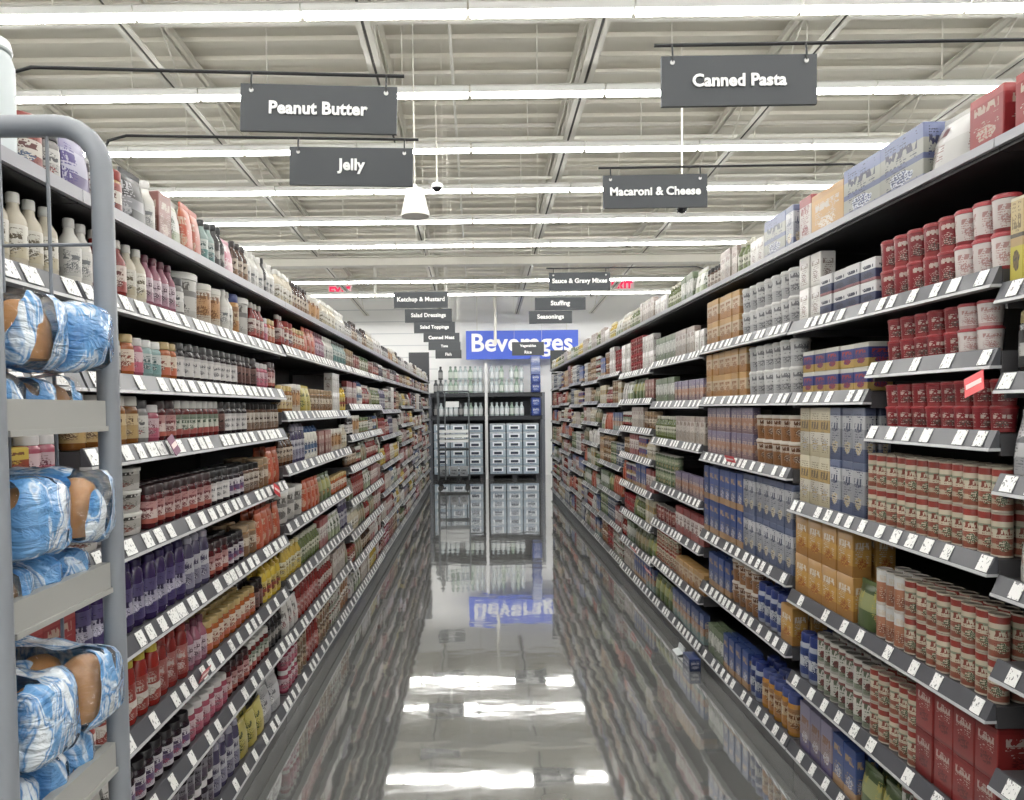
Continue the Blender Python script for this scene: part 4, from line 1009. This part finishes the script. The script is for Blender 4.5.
# ------------------------------------------------------------------ beverage rack closing the aisle
YR = 16.0
rackw = plain('d9dadb', .4); rackd = plain('1c1f26', .5); 
rk = obj('beverage_rack', None, None, (.21, YR, 0)); tag(rk, 'tall white-post beverage rack with dark beams closing the far end of the aisle', 'rack')
for xx in (-1.28, 0, 1.28):
    for dy in (0, .62): obj('post', M().box(xx-.03, xx+.03, dy, dy+.06, 0, 1.94 if xx else 2.6).mesh('post', rackw if xx == 0 else plain('5a5e66', .4), False), rk)
for z in (1.94, 1.42):
    for x0, x1 in ((-1.25, -.03), (.03, 1.25)):
        sh = obj('rack_shelf', M().box(x0, x1, .06, .66, z-.02, z).mesh('rack_shelf', rackd, False), rk)
        obj('beam', M().box(x0, x1, 0, .055, z-.09, z).mesh('beam', rackd, False), sh)
obj('back_panel', M().box(-1.28, 1.28, .69, .70, 0, 1.94).mesh('back_panel', rackd, False), rk)
bot = g_bottle(.105, .30, .105, 10)
def btl_mesh(col, lab, cap):
    j = M()
    for k, (n, m, a) in enumerate(bot): j.join(m, None, {0: k})
    return j.mesh('water_bottle', [plain(col, .12), plain(lab, .4), plain(cap, .4)])
BT = [('clear grey', btl_mesh('b9c4c6', 'd4d8da', '9aa4aa')), ('green tinted', btl_mesh('8fa496', 'c4ccc4', '6c7c74')), ('dark', btl_mesh('4a4c50', '8c8c8c', '2c2c30'))]
for lvl, z in (('top', 1.941), ('second', 1.421)):
    for bi, (x0, x1) in enumerate(((-.98, .14), (.28, 1.10))):
        n = int((x1-x0)/.112)
        for i in range(n):
            ci = RND.choice((0, 0, 0, 0, 1, 2))
            for t in range(2 if lvl == 'top' and RND.random() < .8 else 1):
                o = obj('water_bottle', BT[ci][1], None, (x0+.056+.112*i, YR+.15, z+.3006*t)); o.rotation_euler.z = RND.uniform(0, 6)
                tag(o, '%s %s bottle from the left post, %s%s bay, %s rack shelf' % (ordinal(i+1), BT[ci][0], 'upper tier, ' if t else '', ('first', 'second')[bi], lvl), 'bottle', 'drink bottles on the beverage rack')
# water cases on black pallets
CM = M().bbox(.355, .40, .188, .012).mesh('water_case', printed([(0, 'b4cfe8'), (.15, 'c6dcf0'), (.8, 'dfeaf5')], '7f9ec4', .1, .9, None, .6, .3, 7, 6.0, .25))
CL = M().box(-.085, .085, -.004, 0, -.028, .028).mesh('case_label', plain('2b3346', .4), False)
CB = M().box(-.12, .12, -.003, 0, -.05, .05).mesh('label_panel', plain('eef3f8', .4), False)
for bi, x0 in enumerate((-.985, .275)):
    pl = obj('pallet', None, None, (x0+.56, YR+.28, 0)); tag(pl, 'black plastic pallet under the water cases, %s rack bay' % ORD[bi], 'pallet', None)
    obj('deck', M().box(-.58, .58, -.22, .25, .085, .11).mesh('deck', rackd, False), pl)
    for xx in (-.53, 0, .53): obj('runner', M().box(xx-.05, xx+.05, -.22, .25, .001, .085).mesh('runner', rackd, False), pl)
    for c in range(3):
        for r in range(6):
            o = obj('water_case', CM, None, (x0+.185+.373*c, YR+.28, .1106+.1895*r))
            tag(o, 'pale blue water case, %s column, %s from the floor, %s rack bay' % (ORD[c], ORD[r], ORD[bi]), 'case', 'water cases on the rack pallets')
            p_ = obj('label_panel', CB, o, (0, -.2005, .10)); obj('case_label', CL, p_, (0, -.0035, -.008))
# blue packs at the rack's right end
BP = M().bbox(.21, .22, .20, .015).mesh('drink_pack', printed([(0, '1f3fa8'), (.3, '2a50c8'), (.7, '2443b0')], 'dfe6f8', .2, .8, '8098d8'))
BL = M().bbox(.21, .22, .20, .015).mesh('drink_pack', printed([(0, '7f93dc'), (.3, 'b4c0ee'), (.7, '8a9ce0')], 'eef2fc', .2, .8, '5068b8'))
for i, (z, me, lb) in enumerate(((1.421, BP, 'dark blue drink pack lowest of the pile by the rack end'), (1.6216, BP, 'dark blue drink pack just under the top rack shelf'), (1.941, BP, 'dark blue drink pack standing on the top rack shelf'), (2.1416, BP, 'dark blue drink pack stacked second on the top rack shelf'), (2.3422, BL, 'light blue drink pack, lower of the two crowning the blue pile'), (2.5428, BL, 'light blue drink pack on the very top of the blue pile'))):
    o = obj('drink_pack', me, None, (1.315, YR+.045, z)); tag(o, lb, 'pack', 'blue drink packs at the rack end')
# restocking cart in front of the rack
rc = obj('restocking_cart', None, None, (-.49, 14.9, 0)); tag(rc, 'tall grey wire restocking cart with white trays before the beverage rack', 'cart')
gm = plain('5e6468', .4)
for xx in (-.32, -.17, .32):
    for yy in (-.2, .2):
        if xx == -.17 and yy > 0: continue
        obj('post', M().tube([(xx, yy, .12), (xx, yy, 1.95)], .014, 8).mesh('post', gm), rc)
obj('top_frame', M().tube([(-.32, -.2, 1.95), (.32, -.2, 1.95), (.32, .2, 1.95), (-.32, .2, 1.95), (-.32, -.2, 1.95)], .014, 8).mesh('top_frame', gm), rc)
for z in (.76, .20): obj('shelf', M().box(-.31, .31, -.19, .19, z-.03, z).mesh('shelf', plain('2c3034', .5), False), rc)
for z in (.90, 1.00, 1.10): obj('tray', M().box(-.29, .30, -.235, .18, z, z+.05).mesh('tray', plain('f6f8f8', .4), False), rc)
for xx in (-.28, .28):
    for yy in (-.16, .16): obj('caster', M().join(M().lathe([(.05, -.015), (.055, -.01), (.055, .01), (.05, .015)], 14), Matrix.Translation((xx, yy, .056)) @ Matrix.Rotation(PI/2, 4, 'X')).mesh('caster', plain('202225', .6)), rc)
obj('card', M().box(-.15, .12, -.222, -.216, 1.62, 1.74).mesh('card', plain('f2f4f4', .5), False), rc)
for i, xx in enumerate((-.2, .0, .2)):
    o = obj('water_case', M().bbox(.17, .26, .19, .01).mesh('small_case', printed([(0, 'a8b0b8'), (.5, 'c8ced4')], '50565e', .1, .9, None)), None, (-.49+xx, 14.86, .2006)); tag(o, 'grey case on the low deck of the restocking cart, %s from the jelly side' % ORD[i], 'case', 'cases on the restocking cart')

# black panels standing on the ends of the two gondolas
p0, p1 = atY(408, 352, 14.4), atY(428.5, 352, 14.4)
pn = obj('end_panel', M().box(-(p1.x-p0.x)/2, (p1.x-p0.x)/2, -.012, .012, 0, p0.z-2.136).mesh('end_panel', plain('26292d', .5), False), None, ((p0.x+p1.x)/2, 14.5455, 2.1365)); tag(pn, 'black end panel standing on the jelly side shelving at the far end', 'panel')
p0, p1 = atY(541, 350, 12.9), atY(556, 350, 12.9)
pn = obj('end_panel', M().box(-.13, .17, -.012, .012, 0, p0.z-2.271).mesh('end_panel', plain('26292d', .5), False), None, (1.50-.03, 13.0055, 2.2715)); tag(pn, 'black end panel standing on the pasta side shelving at the far end', 'panel')

# promotion flags clipped to the price rails
def at_lat(x, y, lat):
    d = ray(x, y); t = lat/d.x; return Vector((lat, t*d.y, HC+t*d.z))
def flag(x, y, s, w, h, col, label, rx=0, ry=0):
    p = at_lat(x, y, (LFRONT+.012) if s < 0 else (RFRONT-.012))
    o = obj('promo_flag', M().box(-.0008, .0008, -w/2, w/2, -h/2, h/2).mesh('promo_flag', plain(col, .35), False), None, p)
    o.rotation_euler = (rx, ry*s, 0)
    obj('stripe', M().box(-.0012-.0006 if s > 0 else .0006, -.0006 if s > 0 else .0018, -w*.4, w*.4, -h*.12, h*.12).mesh('stripe', plain('f0d8d4', .4), False), o)
    tag(o, label, 'price flag')
flag(174, 445, -1, .05, .06, '6a2450', 'small plum coloured promotion flag on the rail under the red-lidded jars', rx=.3, ry=.35)
flag(205, 674, -1, .075, .04, 'b02434', 'small red promotion flag on the low rail below the marmalade jars', ry=-.4)
flag(277, 490, -1, .08, .05, 'c8323c', 'small red promotion flag at the end of the tub shelf rail', rx=-.4, ry=.2)
flag(974, 384, 1, .07, .055, 'e0464e', 'coral red promotion flag above the lowest row of pasta cups', rx=-.35, ry=.2)
flag(730, 459, 1, .13, .035, 'd8323c', 'red promotion strip on the rail under the purple boxes', ry=-.4)
flag(648, 571, 1, .2, .045, 'c22c34', 'red promotion strip on a low rail of the distant pasta bays', ry=-.4)
flag(633, 549, 1, .2, .04, 'c22c34', 'smaller red promotion strip farther along the low pasta rail', ry=-.4)
# blue carton and torn plastic lying by the foot of the pasta shelves
o = obj('fallen_carton', M().bbox(.07, .14, .075, .003).mesh('fallen_carton', printed([(0, '20346e'), (.5, '2a428a')], 'c8cce0', .2, .8, None)), None, (RFRONT-.035, 4.32, .0006)); tag(o, 'small dark blue carton lying on the floor at the foot of the pasta shelves', 'carton')
o = obj('plastic_scrap', M().prism([(0, 0), (.05, .012), (.055, .05), (.045, .052), (.038, .018), (0, .006)], 0, .11).mesh('plastic_scrap', plain('d4d8da', .2), False), None, (RFRONT-.07, 4.52, .001)); tag(o, 'torn piece of white plastic wrap on the floor beside the blue carton', 'scrap')
# big white roll on the near end of the jelly top deck
pz = at_lat(5, 120, -1.0)
o = obj('paper_roll', M().lathe([(.05, 0), (.056, .006), (.057, .20), (.050, .222), (.03, .226)], 24).mesh('paper_roll', plain('c9d2d4', .4), True), None, (-1.03, 1.53, 2.1355)); tag(o, 'tall pale white canister on the jelly top deck above the bread cart', 'canister')
obj('lid', M().lathe([(.052, .2262), (.054, .23), (.050, .25), (.02, .252)], 24).mesh('lid', plain('dfe4e4', .35)), o)


# --- the goods themselves: the 300 of a kind that show largest one by one, the small far rest of that kind as one mass
LIMIT = 300
by = {}
for q in PLACED: by.setdefault(q['kind'], []).append(q)
TIERS = {2: ('lower', 'upper'), 3: ('lowest', 'middle', 'topmost'), 4: ('lowest', 'second-tier', 'third-tier', 'topmost')}
for kind, qs in by.items():
    qs.sort(key=lambda q: q['pri'])
    for q in qs[:LIMIT]:
        key = q['key']
        near = q['loc'][1] < 4.3 and q['r'] == 0
        root, kids, _ = proto(key, near)
        o = obj(kind, root, None, q['loc'], q['rz'])
        if q['k'] < 1: o.scale = (1, 1, q['k'])
        wd = [ordinal(q['n'])]
        if q['r']: wd.append('back-row')
        if q['tiers'] > 1: wd.append(TIERS.get(q['tiers'], ['tier-%s' % ordinal(t+1) for t in range(9)])[q['tier']])
        desc = P[key][1]
        place = '%s %s shelf down, %s bay' % (ordinal(q['level']+1), SIDE[q['s']], ordinal(q['bay']+1))
        lab = '%s %s from near end, %s' % (' '.join(wd), desc, place)
        if len(lab.split()) > 16: lab = '%s %s, %s' % (' '.join(wd), desc, place)
        tag(o, lab, CAT[P[key][2]], '%s row, %s' % (desc, place))
        for n, me in kids:
            c = obj(n, me, o)
    rest = qs[LIMIT:]
    if rest:
        big = M(); mats = []
        for q in rest:
            j, ms = proto(q['key'], False)[2]
            for m in ms:
                if m not in mats: mats.append(m)
            T = Matrix.Translation(q['loc']) @ Matrix.Rotation(q['rz'], 4, 'Z') @ Matrix.Diagonal((1, 1, q['k'], 1))
            big.join(j, T, {i: mats.index(m) for i, m in enumerate(ms)})
        o = obj('far_'+kind, big.mesh('far_'+kind, mats))
        tag(o, 'small distant %s goods filling shelves towards the far end of the aisle' % kind.replace('_', ' '), kind.replace('_', ' '), None, 'stuff')
print('PLACED', {k: len(v) for k, v in by.items()}, sum(len(v) for v in by.values()))
